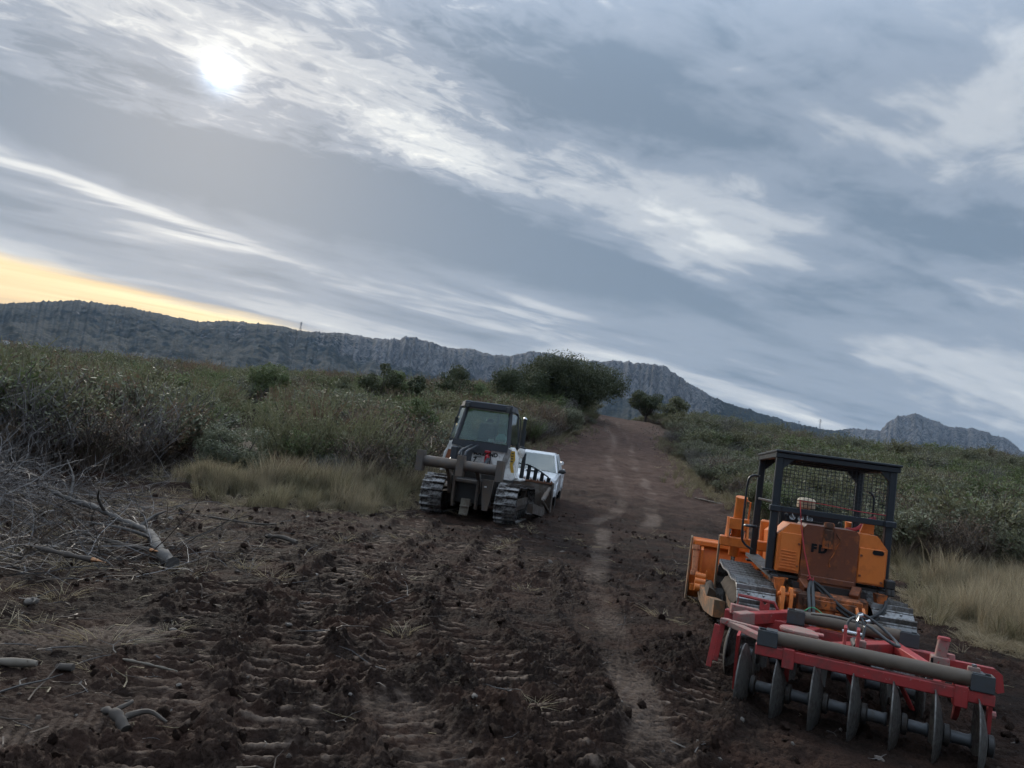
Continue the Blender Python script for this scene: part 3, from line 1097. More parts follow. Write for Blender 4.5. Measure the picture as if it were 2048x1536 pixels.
def shrub_mesh(name, seed, kind):
    g = np.random.default_rng(seed)
    G = []
    if kind == 'broom':            # many thin upright green switches
        P, W = stems(g, 70, 1.5, .75, .5, 5, .3, .020)
        V, F = ribbons(P, W, g)
        G.append((V, F, TWIG_BROWN, g.random(len(V)) * .6))
        n = 560
        i = g.integers(0, len(P), n)
        t = .35 + .65 * g.random(n)
        c = np.stack([P[i, np.minimum((t * 4).astype(int), 3), q] * (1 - (t * 4 % 1)) + P[i, np.minimum((t * 4).astype(int) + 1, 4), q] * (t * 4 % 1) for q in range(3)], 1)
        d = unit(np.stack([g.normal(size=n) * .38, g.normal(size=n) * .38, .75 + .4 * g.random(n)], 1) + unit(c * np.array([1, 1, .0])) * .25)
        L = .16 + .32 * g.random(n)
        k = np.linspace(0, 1, 3)[None, :, None]
        Q = c[:, None, :] + d[:, None, :] * L[:, None, None] * k
        V, F = ribbons(Q, np.full((n, 3), .016) * np.array([1, .8, .3]), g)
        mt = [LEAF_OLIVE, LEAF_OLIVE, LEAF_BROWN, LEAF_GREEN][seed % 4]
        G.append((V, F, mt, np.repeat(.15 + .6 * g.random(n), 6) + V[:, 2] * .12))
        n2 = 2100
        j = g.integers(0, n, n2)
        c2 = Q[j, 0] + (Q[j, 2] - Q[j, 0]) * (g.random(n2)[:, None] * 1.05) + g.normal(size=(n2, 3)) * .02
        V, F = leaf_quads(c2, unit(g.normal(size=(n2, 3)) + [0, 0, .8]), unit(g.normal(size=(n2, 3))), .035 + .05 * g.random(n2), .014 + .016 * g.random(n2))
        G.append((V, F, mt, np.repeat(.3 + .7 * g.random(n2), 4)))
    elif kind == 'leafy':          # rounded rockrose with small grey-green leaves
        P, W = stems(g, 60, 1.35, .8, .4, 5, .25, .024)
        V, F = ribbons(P, W, g)
        G.append((V, F, TWIG_BROWN, g.random(len(V))))
        n = 300
        i = g.integers(0, len(P), n)
        s = P[i, 3] + (P[i, 4] - P[i, 3]) * g.random(n)[:, None]
        d = unit(np.stack([g.normal(size=n) * .6, g.normal(size=n) * .6, .5 + .5 * g.random(n)], 1) + unit(s * np.array([1, 1, .2])) * .5)
        L = .2 + .3 * g.random(n)
        Q = s[:, None, :] + d[:, None, :] * L[:, None, None] * np.linspace(0, 1, 3)[None, :, None]
        V, F = ribbons(Q, np.full((n, 3), .010), g)
        G.append((V, F, TWIG_BROWN, np.repeat(g.random(n), 6)))
        n2 = 3300
        j = g.integers(0, n, n2)
        c2 = Q[j, 0] + (Q[j, 2] - Q[j, 0]) * g.random(n2)[:, None] + g.normal(size=(n2, 3)) * .045
        dd = unit(unit(c2 - np.array([0, 0, .5])) + g.normal(size=(n2, 3)) * .8)
        nn = unit(g.normal(size=(n2, 3)) * .7 + np.array([0, 0, .9]))
        V, F = leaf_quads(c2, dd, nn,   .06 + .06 * g.random(n2), .03 + .028 * g.random(n2))
        mt = [LEAF_GREY, LEAF_OLIVE, LEAF_GREEN, LEAF_GREY][seed % 4]
        G.append((V, F, mt, np.repeat(.15 + .7 * g.random(n2), 4) + (V[:, 2] - 1) * .25))
    else:                          # bare twiggy shrub, few leaves left
        P, W = stems(g, 80, 1.5, .8, .5, 6, .25, .020)
        V, F = ribbons(P, W, g)
        G.append((V, F, TWIG_BROWN, .2 + .8 * g.random(len(V))))
        n = 520
        i = g.integers(0, len(P), n)
        s = P[i, 3] + (P[i, 5] - P[i, 3]) * g.random(n)[:, None]
        d = unit(np.stack([g.normal(size=n) * .6, g.normal(size=n) * .6, .6 + .5 * g.random(n)], 1))
        L = .2 + .35 * g.random(n)
        Q = s[:, None, :] + d[:, None, :] * L[:, None, None] * np.linspace(0, 1, 3)[None, :, None]
        V, F = ribbons(Q, np.full((n, 3), .010), g)
        G.append((V, F, TWIG_GREY if seed % 2 else TWIG_BROWN, np.repeat(.1 + .7 * g.random(n), 6)))
        n2 = 700
        j = g.integers(0, n, n2)
        c2 = Q[j, 2] + g.normal(size=(n2, 3)) * .05
        V, F = leaf_quads(c2, unit(g.normal(size=(n2, 3))), unit(g.normal(size=(n2, 3))), .04 + .04 * g.random(n2), .02 + .02 * g.random(n2))
        G.append((V, F, [LEAF_BROWN, LEAF_GREY][seed % 2], np.repeat(.3 + .7 * g.random(n2), 4)))
    return veg_mesh(name, G)


def grass_mesh(name, seed, n, h, spread, mat, w=.008):
    g = np.random.default_rng(seed)
    a = g.random(n) * 2 * np.pi
    r = .5 * spread * np.sqrt(g.random(n))
    hh = h * (.45 + .55 * g.random(n))
    out = spread * (.3 + .9 * g.random(n))
    t = np.linspace(0, 1, 4)[None, :]
    aa = a + g.normal(size=n) * .5
    x = (r * np.cos(a))[:, None] + (out * np.cos(aa))[:, None] * t ** 1.8
    y = (r * np.sin(a))[:, None] + (out * np.sin(aa))[:, None] * t ** 1.8
    z = hh[:, None] * (t - .18 * t ** 3)
    V, F = ribbons(np.stack([x, y, z], -1), np.full((n, 1), w) * np.array([[1, .85, .6, .12]]), g)
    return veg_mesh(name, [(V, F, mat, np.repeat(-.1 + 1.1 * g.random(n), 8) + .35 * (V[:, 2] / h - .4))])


# ------------------------------------------------------------------ scattering masses of uncountable things
def scatter(name, protos, P, rot, scale, idx, label, cat):
    """one object: copies of the prototype meshes stand on the given points"""
    col = bpy.data.collections.new(name + '_source')
    for k, me in enumerate(protos):
        col.objects.link(bpy.data.objects.new('%s_source_%02d' % (name, k), me))
    me = bpy.data.meshes.new(name)
    me.vertices.add(len(P))
    me.vertices.foreach_set('co', np.ascontiguousarray(P, dtype=np.float32).ravel())
    for nm, tp, arr in (('rot', 'FLOAT_VECTOR', rot), ('scl', 'FLOAT_VECTOR', scale)):
        at = me.attributes.new(nm, tp, 'POINT')
        at.data.foreach_set('vector', np.ascontiguousarray(arr, dtype=np.float32).ravel())
    at = me.attributes.new('idx', 'INT', 'POINT')
    at.data.foreach_set('value', np.asarray(idx, dtype=np.int32))
    o = obj(name, me)
    ng = bpy.data.node_groups.new(name, 'GeometryNodeTree')
    ng.interface.new_socket('Geometry', in_out='INPUT', socket_type='NodeSocketGeometry')
    ng.interface.new_socket('Geometry', in_out='OUTPUT', socket_type='NodeSocketGeometry')
    N = ng.nodes
    gi, go = N.new('NodeGroupInput'), N.new('NodeGroupOutput')
    ci = N.new('GeometryNodeCollectionInfo')
    ci.inputs['Collection'].default_value = col
    ci.inputs['Separate Children'].default_value = True
    ci.inputs['Reset Children'].default_value = True
    ip = N.new('GeometryNodeInstanceOnPoints')
    ip.inputs['Pick Instance'].default_value = True
    def na(nm, tp):
        n = N.new('GeometryNodeInputNamedAttribute')
        n.data_type = tp
        n.inputs['Name'].default_value = nm
        return n.outputs['Attribute']
    er = N.new('FunctionNodeEulerToRotation')
    ng.links.new(na('rot', 'FLOAT_VECTOR'), er.inputs[0])
    ng.links.new(gi.outputs[0], ip.inputs['Points'])
    ng.links.new(ci.outputs[0], ip.inputs['Instance'])
    ng.links.new(na('idx', 'INT'), ip.inputs['Instance Index'])
    ng.links.new(er.outputs[0], ip.inputs['Rotation'])
    ng.links.new(na('scl', 'FLOAT_VECTOR'), ip.inputs['Scale'])
    ng.links.new(ip.outputs[0], go.inputs[0])
    md = o.modifiers.new('scatter', 'NODES')
    md.node_group = ng
    return tag(o, label, cat, kind='stuff')


SHRUBS = [shrub_mesh('shrub_broom', 100, 'broom'), shrub_mesh('shrub_broom', 101, 'broom'), shrub_mesh('shrub_heath', 102, 'broom'),
          shrub_mesh('shrub_broom', 103, 'broom'), shrub_mesh('shrub_leafy', 200, 'leafy'), shrub_mesh('shrub_leafy', 201, 'leafy'),
          shrub_mesh('shrub_leafy', 202, 'leafy'), shrub_mesh('shrub_bare', 300, 'bare'), shrub_mesh('shrub_bare', 301, 'bare')]
KIND = ['broom', 'broom', 'heath', 'broom', 'rockrose', 'rockrose', 'rockrose', 'bare', 'bare']
GRASS_X = ([10.6, 12.6, 13.9, 18.7, 22.5], [7.7, 7.5, 8.0, 10.2, 11.6])


def in_grass(x, y):
    return (x > np.interp(y, *GRASS_X)) & (y > 3) & (y < 24)


def plant_scrub():
    g = np.random.default_rng(77)
    pts = []
    for spacing, d0, d1 in ((1.02, 10, 34), (1.30, 34, 62), (1.75, 62, 122)):
        m = int(d1 / spacing) + 2
        gx, gy = np.meshgrid(np.arange(-m, m) * spacing, np.arange(2, m) * spacing)
        x = gx.ravel() + g.uniform(-.5, .5, gx.size) * spacing
        y = gy.ravel() + g.uniform(-.5, .5, gx.size) * spacing
        d, az = np.hypot(x, y), np.degrees(np.arctan2(x, y))
        ss = scrub_side(x, y) + .9 * perlin(x * .5, y * .5, 5)
        ok = (d >= d0) & (d < d1) & (ss > .25) & (np.abs(az) < 52)
        # an opened strip of cut brush runs into the scrub on the left
        gap = np.abs(x - np.interp(y, [17, 26, 40, 60], [-6.6, -9.0, -13.2, -19.5])) < np.interp(y, [17, 30, 45, 60], [1.5, 1.9, 1.7, .9])
        ok &= ~gap
        pts.append(np.stack([x, y, d, az, ss], 1)[ok])
    P = np.concatenate(pts)
    x, y, d, az, ss = P.T
    right = x > 5
    patch = fbm(x * .11, y * .11, 2, 81)
    r = g.random(len(P))
    # left: broom and heath with bare shrubs in front; right: rockrose
    idx = np.where(right, np.select([r < .30, r < .55, r < .72, r < .82, r < .92], [4, 5, 6, 1, 8], 7),
                   np.select([r < .14, r < .26, r < .36, r < .45, r < .53, r < .67, r < .82], [0, 1, 3, 2, 7, 5, 6], np.where(r < .95, 4, 8)))
    idx = np.where((~right) & (patch > .35), np.where(r < .6, 2, idx), idx)
    idx = np.where((ss < 1.6) & (r > .55), np.where(r > .8, 7, 8), idx)
    h = np.where(right, 1.10, 1.40) * (1 + .28 * patch + .26 * g.normal(size=len(P)))
    h = np.clip(h, .6, 1.9) * np.where(ss < 1.2, .72, 1)
    w = h * (1.0 + .25 * g.random(len(P)))
    z = base_h(x, y) - .03
    rz = g.random(len(P)) * 6.283
    # nearest, front-most shrubs stand as individuals
    seen = d + np.maximum(ss, 0) * 2.2
    seen = np.where(np.abs(az) > 37, 1e6, seen)
    order = np.argsort(seen)
    near = order[:290]
    rest = np.setdiff1d(np.arange(len(P)), near)
    LOOK = {'broom': 'olive broom shrub', 'heath': 'brown heath shrub', 'rockrose': 'grey-green rockrose', 'bare': 'bare twiggy shrub'}
    SEC_L = [(-90, 'at the left edge'), (-32, 'behind the brush heap'), (-27, 'left of the opened strip'), (-19, 'behind the grass tussocks'), (-12, 'left of the white bulldozer'), (-6, 'beside the white bulldozer cab'), (-1, 'along the left track side')]
    SEC_R = [(-90, 'along the right track side'), (19, 'beyond the orange blade'), (24, 'behind the roll-over frame'), (29, 'right of the roll-over frame'), (33, 'at the right edge')]
    NTH = ['leftmost', 'second from left', 'third from left', 'fourth from left', 'fifth from left', 'sixth from left', 'seventh from left', 'eighth from left', 'ninth from left', 'tenth from left',
           'eleventh from left', 'twelfth from left', 'thirteenth from left', 'fourteenth from left', 'fifteenth from left']
    sets = {}
    for i in near:
        k = KIND[idx[i]]
        sec = [t for a, t in (SEC_R if right[i] else SEC_L) if az[i] >= a][-1]
        row = 'front row' if ss[i] < 1.3 else ('second row' if ss[i] < 2.8 else ('third row' if ss[i] < 4.5 else 'back row'))
        size = 'tall' if h[i] > 1.45 else ('low' if h[i] < 1.0 else 'middling')
        sets.setdefault((size, LOOK[k], row, sec), []).append(i)
    for (size, look, row, sec), mem in sets.items():
        for q, i in enumerate(sorted(mem, key=lambda m_: az[m_])):
            k = KIND[idx[i]]
            o = obj(k + '_shrub', SHRUBS[idx[i]])
            o.location = (x[i], y[i], z[i] + (.12 if ss[i] < 1 else 0))
            o.rotation_euler = (g.normal() * .06, g.normal() * .06, rz[i])
            o.scale = (w[i], w[i], h[i])
            lab = '%s %s %s, %s' % (size, look, sec, row)
            if len(mem) > 1:
                lab += ', ' + NTH[min(q, 14)]
            tag(o, lab, 'shrub', '%s shrubs %s of the track' % (k, 'right' if right[i] else 'left'))
    n = len(rest)
    scatter('scrub', SHRUBS, np.stack([x, y, z], 1)[rest], np.stack([g.normal(size=n) * .06, g.normal(size=n) * .06, rz[rest]], 1),
            np.stack([w, w, h], 1)[rest], idx[rest], 'dense evergreen scrub covering the slopes behind the front shrubs', 'scrub')
    return P


plant_scrub()


def plant_grass():
    g = np.random.default_rng(31)
    tufts = [grass_mesh('tuft_long', 1, 70, .72, .17, STRAW), grass_mesh('tuft_long', 2, 60, .9, .20, STRAW), grass_mesh('tuft_mixed', 3, 60, .6, .22, STRAW_GREEN),
             grass_mesh('tuft_short', 4, 46, .22, .26, STRAW, .007), grass_mesh('tuft_flat', 5, 40, .12, .36, STRAW, .007),
             grass_mesh('tuft_tall', 6, 26, 1.2, .30, STRAW, .013), grass_mesh('tuft_tall', 7, 26, 1.0, .32, STRAW_GREEN, .013)]
    P, I, Sx = [], [], []

    def put(x, y, k, s):
        P.append(np.stack([x, y, ground_z(x, y) - .01], 1)); I.append(k); Sx.append(s)
    # right-hand verge: long pale grass in front of the rockrose
    n = 5200
    y = g.uniform(6, 25, n)
    x = np.interp(y, *GRASS_X) + np.abs(g.normal(size=n)) * 3.4 + g.random(n) * 1.0 - .3
    near = np.interp(y, [6, 12, 15, 19, 23], [.12, .3, .75, 1, 1.0])
    edge = np.clip((x - np.interp(y, *GRASS_X)) / 1.5, .25, 1)
    keep = (fbm(x * .5, y * .5, 2, 14) + .45 > g.random(n) * (1.15 - .4 * edge))
    keep &= ~((x < 9.8) & (y < 11) & (g.random(n) < .6))
    x, y, near, edge = x[keep], y[keep], near[keep], edge[keep]
    r = g.random(len(x))
    k = np.where(r < near * edge, np.where(r < .22 * near, 2, np.where(r < .45 * near, 0, np.where((r < .62 * near) & (y > 16), 5, 1))), np.where(r > .8, 4, 3))
    put(x, y, k, (.7 + .6 * g.random(len(x))))
    # left: pale tussocks in front of the broom
    n = 450
    t = np.clip(np.repeat(g.random(45), 10) + g.normal(size=n) * .02, 0, 1)
    y = 18.6 + t * 7
    x = np.interp(y, [18.4, 20, 23.7, 25, 27], [-5.4, -5.0, -4.2, -3.2, -2.8]) - np.repeat(g.normal(size=45) * 1.1, 10) + g.normal(size=n) * .22 + .1
    k = np.where(np.repeat(g.random(45) < .5, 10), 6, 5)
    put(x, y, k, np.repeat(.35 + .85 * g.random(45), 10) * (.8 + .4 * g.random(n)))
    n = 420
    y = g.uniform(17.2, 25, n)
    x = np.interp(y, [17, 18.4, 20, 23.7, 25], [-5.6, -5.0, -4.4, -3.5, -2.9]) + g.normal(size=n) * .75
    put(x, y, np.select([g.random(n) < .3, g.random(n) < .5], [2, 4], 3), .5 + .9 * g.random(n))
    n = 240
    x, y = -6.9 + g.normal(size=n) * .5, 19.2 + g.normal(size=n) * .4
    put(x, y, np.where(g.random(n) < .5, 2, 0), .8 + .5 * g.random(n))
    # thin straw among the clods and under the scrub edge
    n = 1500
    x, y = g.uniform(-9, 11, n), g.uniform(4.5, 24, n)
    ss = scrub_side(x, y)
    k_ = (np.abs(ss) < 2.5) | (g.random(n) < .10) | ((x < -2.6) & (g.random(n) < .35))
    x, y = x[k_], y[k_]
    put(x, y, np.where(g.random(len(x)) < .7, 4, 3), .4 + .7 * g.random(len(x)))
    # edges of the far track
    n = 900
    y = g.uniform(22, 70, n)
    sd = g.random(n) < .5
    x = np.where(sd, np.interp(y, [p[1] for p in LEFT_EDGE[4:]], [p[0] for p in LEFT_EDGE[4:]]), np.interp(y, [p[1] for p in RIGHT_EDGE[1:]], [p[0] for p in RIGHT_EDGE[1:]])) + g.normal(size=n) * .7
    put(x, y, np.where(g.random(n) < .5, 2, 3), .7 + .6 * g.random(n))
    Pn, In, Sn = np.concatenate(P), np.concatenate(I), np.concatenate(Sx)
    n = len(Pn)
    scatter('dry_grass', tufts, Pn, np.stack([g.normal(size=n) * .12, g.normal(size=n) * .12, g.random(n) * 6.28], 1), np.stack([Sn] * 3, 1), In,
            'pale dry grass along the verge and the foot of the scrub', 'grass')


plant_grass()


# ------------------------------------------------------------------ trees
def tree(name, label, x, y, height, rx, seed, leaf, mat, trunk_h=.35, clumps=30, per=330, lean=(0, 0), group=None, cone=0.0, ry=None):
    g = np.random.default_rng(seed)
    z0 = float(base_h(np.array([x]), np.array([y]))[0]) - .1
    t = empty(name, (x, y, z0))
    tag(t, label, 'tree' if 'shrub' not in name else 'shrub', group)
    ry = rx if ry is None else ry
    zc, rz = height * (.5 + trunk_h * .45), height * (.5 - trunk_h * .35)
    C, Rr = [], []
    for k in range(clumps):
        u = unit(g.normal(size=(1, 3)))[0]
        q = .30 + .48 * g.random() ** .6
        c = np.array([u[0] * rx * q, u[1] * ry * q, zc + u[2] * rz * q])
        if cone:
            f = 1 - cone * np.clip((c[2] - zc + rz) / (2 * rz), 0, 1)
            c[:2] *= f
        c[:2] += np.array(lean) * c[2] / height
        C.append(c)
        Rr.append((.20 + .15 * g.random()) * min(rx, height * .8))
    C, Rr = np.array(C), np.array(Rr)
    i = np.repeat(np.arange(clumps), per)
    n = len(i)
    u = unit(g.normal(size=(n, 3)))
    rad = Rr[i] * (.45 + .48 * g.random(n) ** .6) * (1 + .30 * perlin(u[:, 0] * 2.2 + i, u[:, 1] * 2.2 + u[:, 2], seed))
    c = C[i] + u * rad[:, None] * np.array([1.15, 1.15, .8])
    dd = unit(u * .15 + g.normal(size=(n, 3)) * .8)
    nn = unit(u + np.array([0, 0, .5]) + g.normal(size=(n, 3)) * .5)
    V, F = leaf_quads(c, dd, nn, leaf * (.7 + .7 * g.random(n)), leaf * (.45 + .4 * g.random(n)))
    tint = np.repeat(.12 + .45 * g.random(n) + .35 * g.random(clumps)[i], 4)
    cr = veg_mesh('crown', [(V, F, mat, tint)])
    obj('crown', cr, t)
    mb = MB()
    top = Vector((lean[0] * .4, lean[1] * .4, height * max(trunk_h, .25)))
    r0 = height * .035 + .05
    mb.tube(curve_pts([(0, 0, -.3), (lean[0] * .1, 0, height * trunk_h * .5), top], 4), [r0 * (1.25 - .55 * q / 8) for q in range(9)], 8)
    for k in range(min(14, clumps)):
        c = Vector(C[k])
        m_ = top.lerp(c, .5) + Vector((g.normal() * .15, g.normal() * .15, -.1 * height * g.random()))
        p = curve_pts([top - Vector((0, 0, .15)), m_, c], 4)
        mb.tube(p, [r0 * (.55 - .48 * q / (len(p) - 1)) for q in range(len(p))], 5)
    mb.build('trunk', BARK, t, 60)
    return t


OAKS = 'dark evergreen trees rising above the scrub'
tree('holm_oak', 'broad dark holm oak at the left of the track crest', 5.9, 78, 6.9, 6.9, 3, .16, LEAF_OAK, .20, 110, 560, (0, 0), OAKS, ry=4.4)
tree('holm_oak', 'smaller holm oak crown leaning against the left of the broad oak', .9, 74, 5.6, 3.6, 5, .15, LEAF_OAK, .2, 36, 420, (0, 0), OAKS)
tree('holm_oak', 'dark holm oak right of the track crest', 17.4, 95, 4.2, 2.6, 7, .20, LEAF_OAK, .25, 22, 330, (0, 0), OAKS)
tree('olive_tree', 'pale green rounded tree right of the track beside the dark oak', 20.0, 90, 4.0, 2.2, 9, .17, LEAF_OLIVE, .25, 20, 330, (0, 0), OAKS)
tree('strawberry_tree', 'low rounded dark green tree alone in the left scrub', -17.0, 53, 4.3, 2.2, 11, .14, LEAF_GREEN, .2, 22, 330, (0, 0), OAKS)
tree('strawberry_tree', 'flat-topped pale green tree behind the left scrub', -14.3, 60, 3.8, 2.2, 13, .14, LEAF_OLIVE, .2, 18, 300, (0, 0), OAKS)
tree('holm_oak', 'dark tree standing leftmost of the middle clump', -10.6, 60, 5.1, 2.1, 15, .15, LEAF_OAK, .2, 20, 300, (.3, 0), OAKS)
tree('holm_oak', 'low dark tree in the middle clump between two taller ones', -8.9, 61, 4.7, 1.9, 17, .15, LEAF_GREEN, .2, 16, 300, (0, 0), OAKS)
tree('holm_oak', 'pointed dark tree rightmost of the middle clump', -7.2, 58, 5.1, 1.35, 19, .15, LEAF_OAK, .15, 20, 300, (0, 0), OAKS, .5)
tree('holm_oak', 'round dark tree behind the white bulldozer cab', -5.0, 65, 5.2, 2.5, 21, .16, LEAF_OAK, .2, 20, 300, (0, 0), OAKS)
tree('strawberry_tree', 'yellowish green low tree between the round tree and the broad oak', -1.6, 62, 4.2, 2.0, 23, .15, LEAF_GREEN, .2, 18, 300, (0, 0), OAKS)
tree('green_shrub', 'tall bright green leafy shrub left of the white bulldozer cab', -3.95, 34, 3.5, 1.15, 25, .085, LEAF_GREEN, .18, 26, 330, (0, 0), None)
tree('green_shrub', 'pale grey-green leafy shrub below the tall green one', -5.0, 27.5, 2.0, 1.0, 27, .07, LEAF_GREY, .15, 20, 330, (0, 0), None)
tree('green_shrub', 'light green leafy bush at the right edge of the track', 11.6, 30.5, 1.9, 1.9, 29, .07, LEAF_GREEN, .12, 30, 360, (0, 0), None)

BUSH = 'rounded bushes standing out of the scrub'
tree('green_bush', 'grey-green rounded bush right beside the opened strip, left of the grass tussocks', -7.6, 21.6, 1.9, 1.15, 41, .065, LEAF_GREY, .12, 24, 340, (0, 0), BUSH)
tree('green_bush', 'olive rounded bush behind the brush heap at the far left', -13.2, 21.5, 2.7, 1.7, 43, .07, LEAF_OLIVE, .12, 28, 360, (0, 0), BUSH)
tree('brown_bush', 'dark brown rounded bush in the middle of the left scrub', -11.2, 26.5, 2.3, 1.4, 45, .06, LEAF_BROWN, .12, 26, 340, (0, 0), BUSH)
tree('green_bush', 'dark green bush on the far side of the opened strip', -9.8, 33.0, 2.7, 1.5, 47, .08, LEAF_GREEN, .12, 24, 340, (0, 0), BUSH)
tree('green_bush', 'olive bush at the scrub corner just left of the white bulldozer', -3.9, 25.6, 1.9, 1.0, 49, .06, LEAF_OLIVE, .12, 22, 340, (0, 0), BUSH)
tree('green_bush', 'tall olive bush at the left frame edge above the brush heap', -16.5, 23.5, 3.0, 1.9, 51, .075, LEAF_OLIVE, .12, 28, 360, (0, 0), BUSH)
tree('green_bush', 'dark bush beside the track just behind the pickup', -1.2, 39.0, 2.4, 1.7, 53, .08, LEAF_OAK, .12, 26, 340, (0, 0), BUSH)
tree('green_bush', 'grey-green bush at the track edge below the broad oak', 4.6, 62.5, 2.6, 2.1, 55, .11, LEAF_GREY, .12, 24, 340, (0, 0), BUSH)
tree('green_bush', 'large grey-green bush on the slope right of the orange roll-over frame', 17.0, 24.5, 2.6, 1.9, 57, .065, LEAF_GREY, .12, 32, 380, (0, 0), BUSH)
tree('green_bush', 'dark bush on the right slope behind the light green bush', 14.6, 37.0, 2.6, 1.8, 59, .085, LEAF_OLIVE, .12, 26, 340, (0, 0), BUSH)
tree('brown_bush', 'brownish bush on the right slope above the roll-over frame', 19.5, 40.0, 2.5, 2.0, 61, .09, LEAF_BROWN, .12, 26, 340, (0, 0), BUSH)

# ------------------------------------------------------------------ machine materials

def grimy(name, base, second, dark, amount=.62):
    """machine paint: a second tone in blotches, dark grease, vertical streaks, scratches"""
    m, nt, b = new_mat(name)
    co = coord(nt)
    sp = nt.nodes.new('ShaderNodeSeparateXYZ')
    nt.links.new(co.k, sp.inputs[0])
    X, Y, Z = (S(nt, sp.outputs[i]) for i in range(3))
    n1 = noise(nt, co, 3.2, 6, .62, .6)
    n2 = noise(nt, co, 14.0, 5, .65)
    st = noise(nt, xyz(nt, X * 16.0, Y * 16.0, Z * 1.3), 1.4, 5, .6, .4)
    n4 = noise(nt, co, 1.7, 4, .6)
    c = mix(nt, (n4 * .5 + n2 * .5).step(.48, .66) * .8, base, second)
    c = mix(nt, (n1 * .7 + n2 * .3).step(.66 - amount * .22, .78 - amount * .2) * .85, c, dark)
    c = mix(nt, st.step(.60, .74) * amount, c, dark)
    scr = noise(nt, xyz(nt, X * 3.0, Y * 3.0, Z * 40.0), 1.5, 3, .6).step(.70, .74)
    c = mix(nt, scr * .35, c, tuple(q * .5 + .08 for q in second))
    setin(nt, b, 'Base Color', c)
    setin(nt, b, 'Roughness', (n1 * .5 + .18).clamp())
    bump(nt, b, n2 * .4 + n4 * 2.0, .25, .015)
    return m


ORANGE_DIRTY = paint('orange_paint_oily', (.52, .135, .022), (.035, .020, .013), .52, .40, 0, 2.2, True, (.05, .02, .01), .6, .3)
OILY_RUST = grimy('oily_rust', (.150, .046, .020), (.40, .115, .022), (.040, .017, .011))
ORANGE = grimy('orange_paint', (.68, .185, .030), (.54, .14, .024), (.10, .042, .020), .30)
ORANGE_PALE = paint('faded_orange', (.62, .25, .12), (.12, .06, .04), .3, .55, 0, 5.0, False, (.2, .08, .05), .5)
MUDDY_ORANGE = paint('muddy_orange', (.50, .18, .045), (.15, .105, .065), .70, .6, 0, 2.0, False)
BLACK_STEEL = paint('black_steel', (.016, .021, .027), (.05, .045, .04), .15, .38, 0, 3.0, True)
SHOE_STEEL = paint('track_steel', (.26, .255, .25), (.085, .066, .05), .42, .42, .5, 6.0, False, (.05, .035, .028), .3, .3)
SHOE_MUDDY = paint('muddy_track_steel', (.40, .39, .38), (.030, .022, .018), .58, .40, .3, 4.5, False, None, 0, .3)
DARK_IRON = paint('dark_iron', (.040, .038, .037), (.055, .042, .032), .45, .55, .4, 4.0, False)
BLACK_OIL = paint('oily_black', (.014, .012, .011), (.05, .03, .02), .3, .5, 0, 4.0, False)
RUBBER = flat_mat('hose_rubber', (.022, .023, .024), .55, 0, .2, 20)
RUBBER_GREY = flat_mat('dusty_hose', (.085, .088, .088), .6, 0, .3, 20)
MUD = flat_mat('dried_mud', (.075, .053, .036), .95, 0, .5, 9, .9)
CHROME = flat_mat('bright_steel', (.55, .55, .55), .25, .9, .2)
CREAM = flat_mat('cream_plastic', (.50, .40, .27), .6, 0, .3)
CORD_RED = flat_mat('red_cord', (.50, .06, .07), .7, 0, .2)
HOLE = flat_mat('dark_hole', (.004, .004, .005), .9)
RED = paint('red_paint', (.36, .034, .032), (.12, .055, .048), .36, .5, 0, 3.0, True, (.42, .19, .17), .25)
RED_DUST = paint('chalky_red_paint', (.40, .125, .12), (.26, .18, .15), .62, .7, 0, 5.0, False, (.36, .05, .05), .8)
DISC_STEEL = paint('worn_disc_steel', (.130, .124, .114), (.055, .042, .034), .42, .45, .55, 4.0, True, (.07, .05, .04), .25)
TUBE_STEEL = paint('brown_weight_tube', (.105, .080, .058), (.16, .125, .095), .45, .5, .2, 4.0, False)
GREY_STEEL = paint('grey_steel_plate', (.075, .080, .085), (.12, .095, .07), .25, .5, .4, 5.0, True)
GREEN_CORD = flat_mat('green_twine', (.05, .35, .16), .7)


def text_mesh(name, body, size, mat, depth=.003, bold=.0):
    cu = bpy.data.curves.new(name, 'FONT')
    cu.body = body
    cu.size = size
    cu.extrude = depth
    cu.offset = bold
    cu.align_x, cu.align_y = 'CENTER', 'CENTER'
    cu.resolution_u = 3
    t = bpy.data.objects.new(name, cu)
    COL.objects.link(t)
    dg = bpy.context.evaluated_depsgraph_get()
    me = bpy.data.meshes.new_from_object(t.evaluated_get(dg))
    bpy.data.objects.remove(t)
    bpy.data.curves.remove(cu)
    me.materials.clear()
    me.materials.append(mat)
    return me


def track_path(y0, z0, r0, y1, z1, r1, sag=.03):
    """closed line round the sprocket (y0) and the idler (y1): forward along the top, back along the ground"""
    P = []
    for k in range(13):
        y = y0 + (y1 - y0) * k / 13
        t = k / 13
        P.append((y, z0 + r0 + (z1 + r1 - z0 - r0) * t - sag * math.sin(math.pi * t * 2) ** 2))
    for k in range(17):
        a = math.pi / 2 - math.pi * k / 16
        P.append((y1 + r1 * math.cos(a), z1 + r1 * math.sin(a)))
    for k in range(1, 13):
        t = k / 13
        P.append((y1 + (y0 - y1) * t, z1 - r1 + (z0 - r0 - z1 + r1) * t))
    for k in range(17):
        a = -math.pi / 2 - math.pi * k / 16
        P.append((y0 + r0 * math.cos(a), z0 + r0 * math.sin(a)))
    return np.array(P)


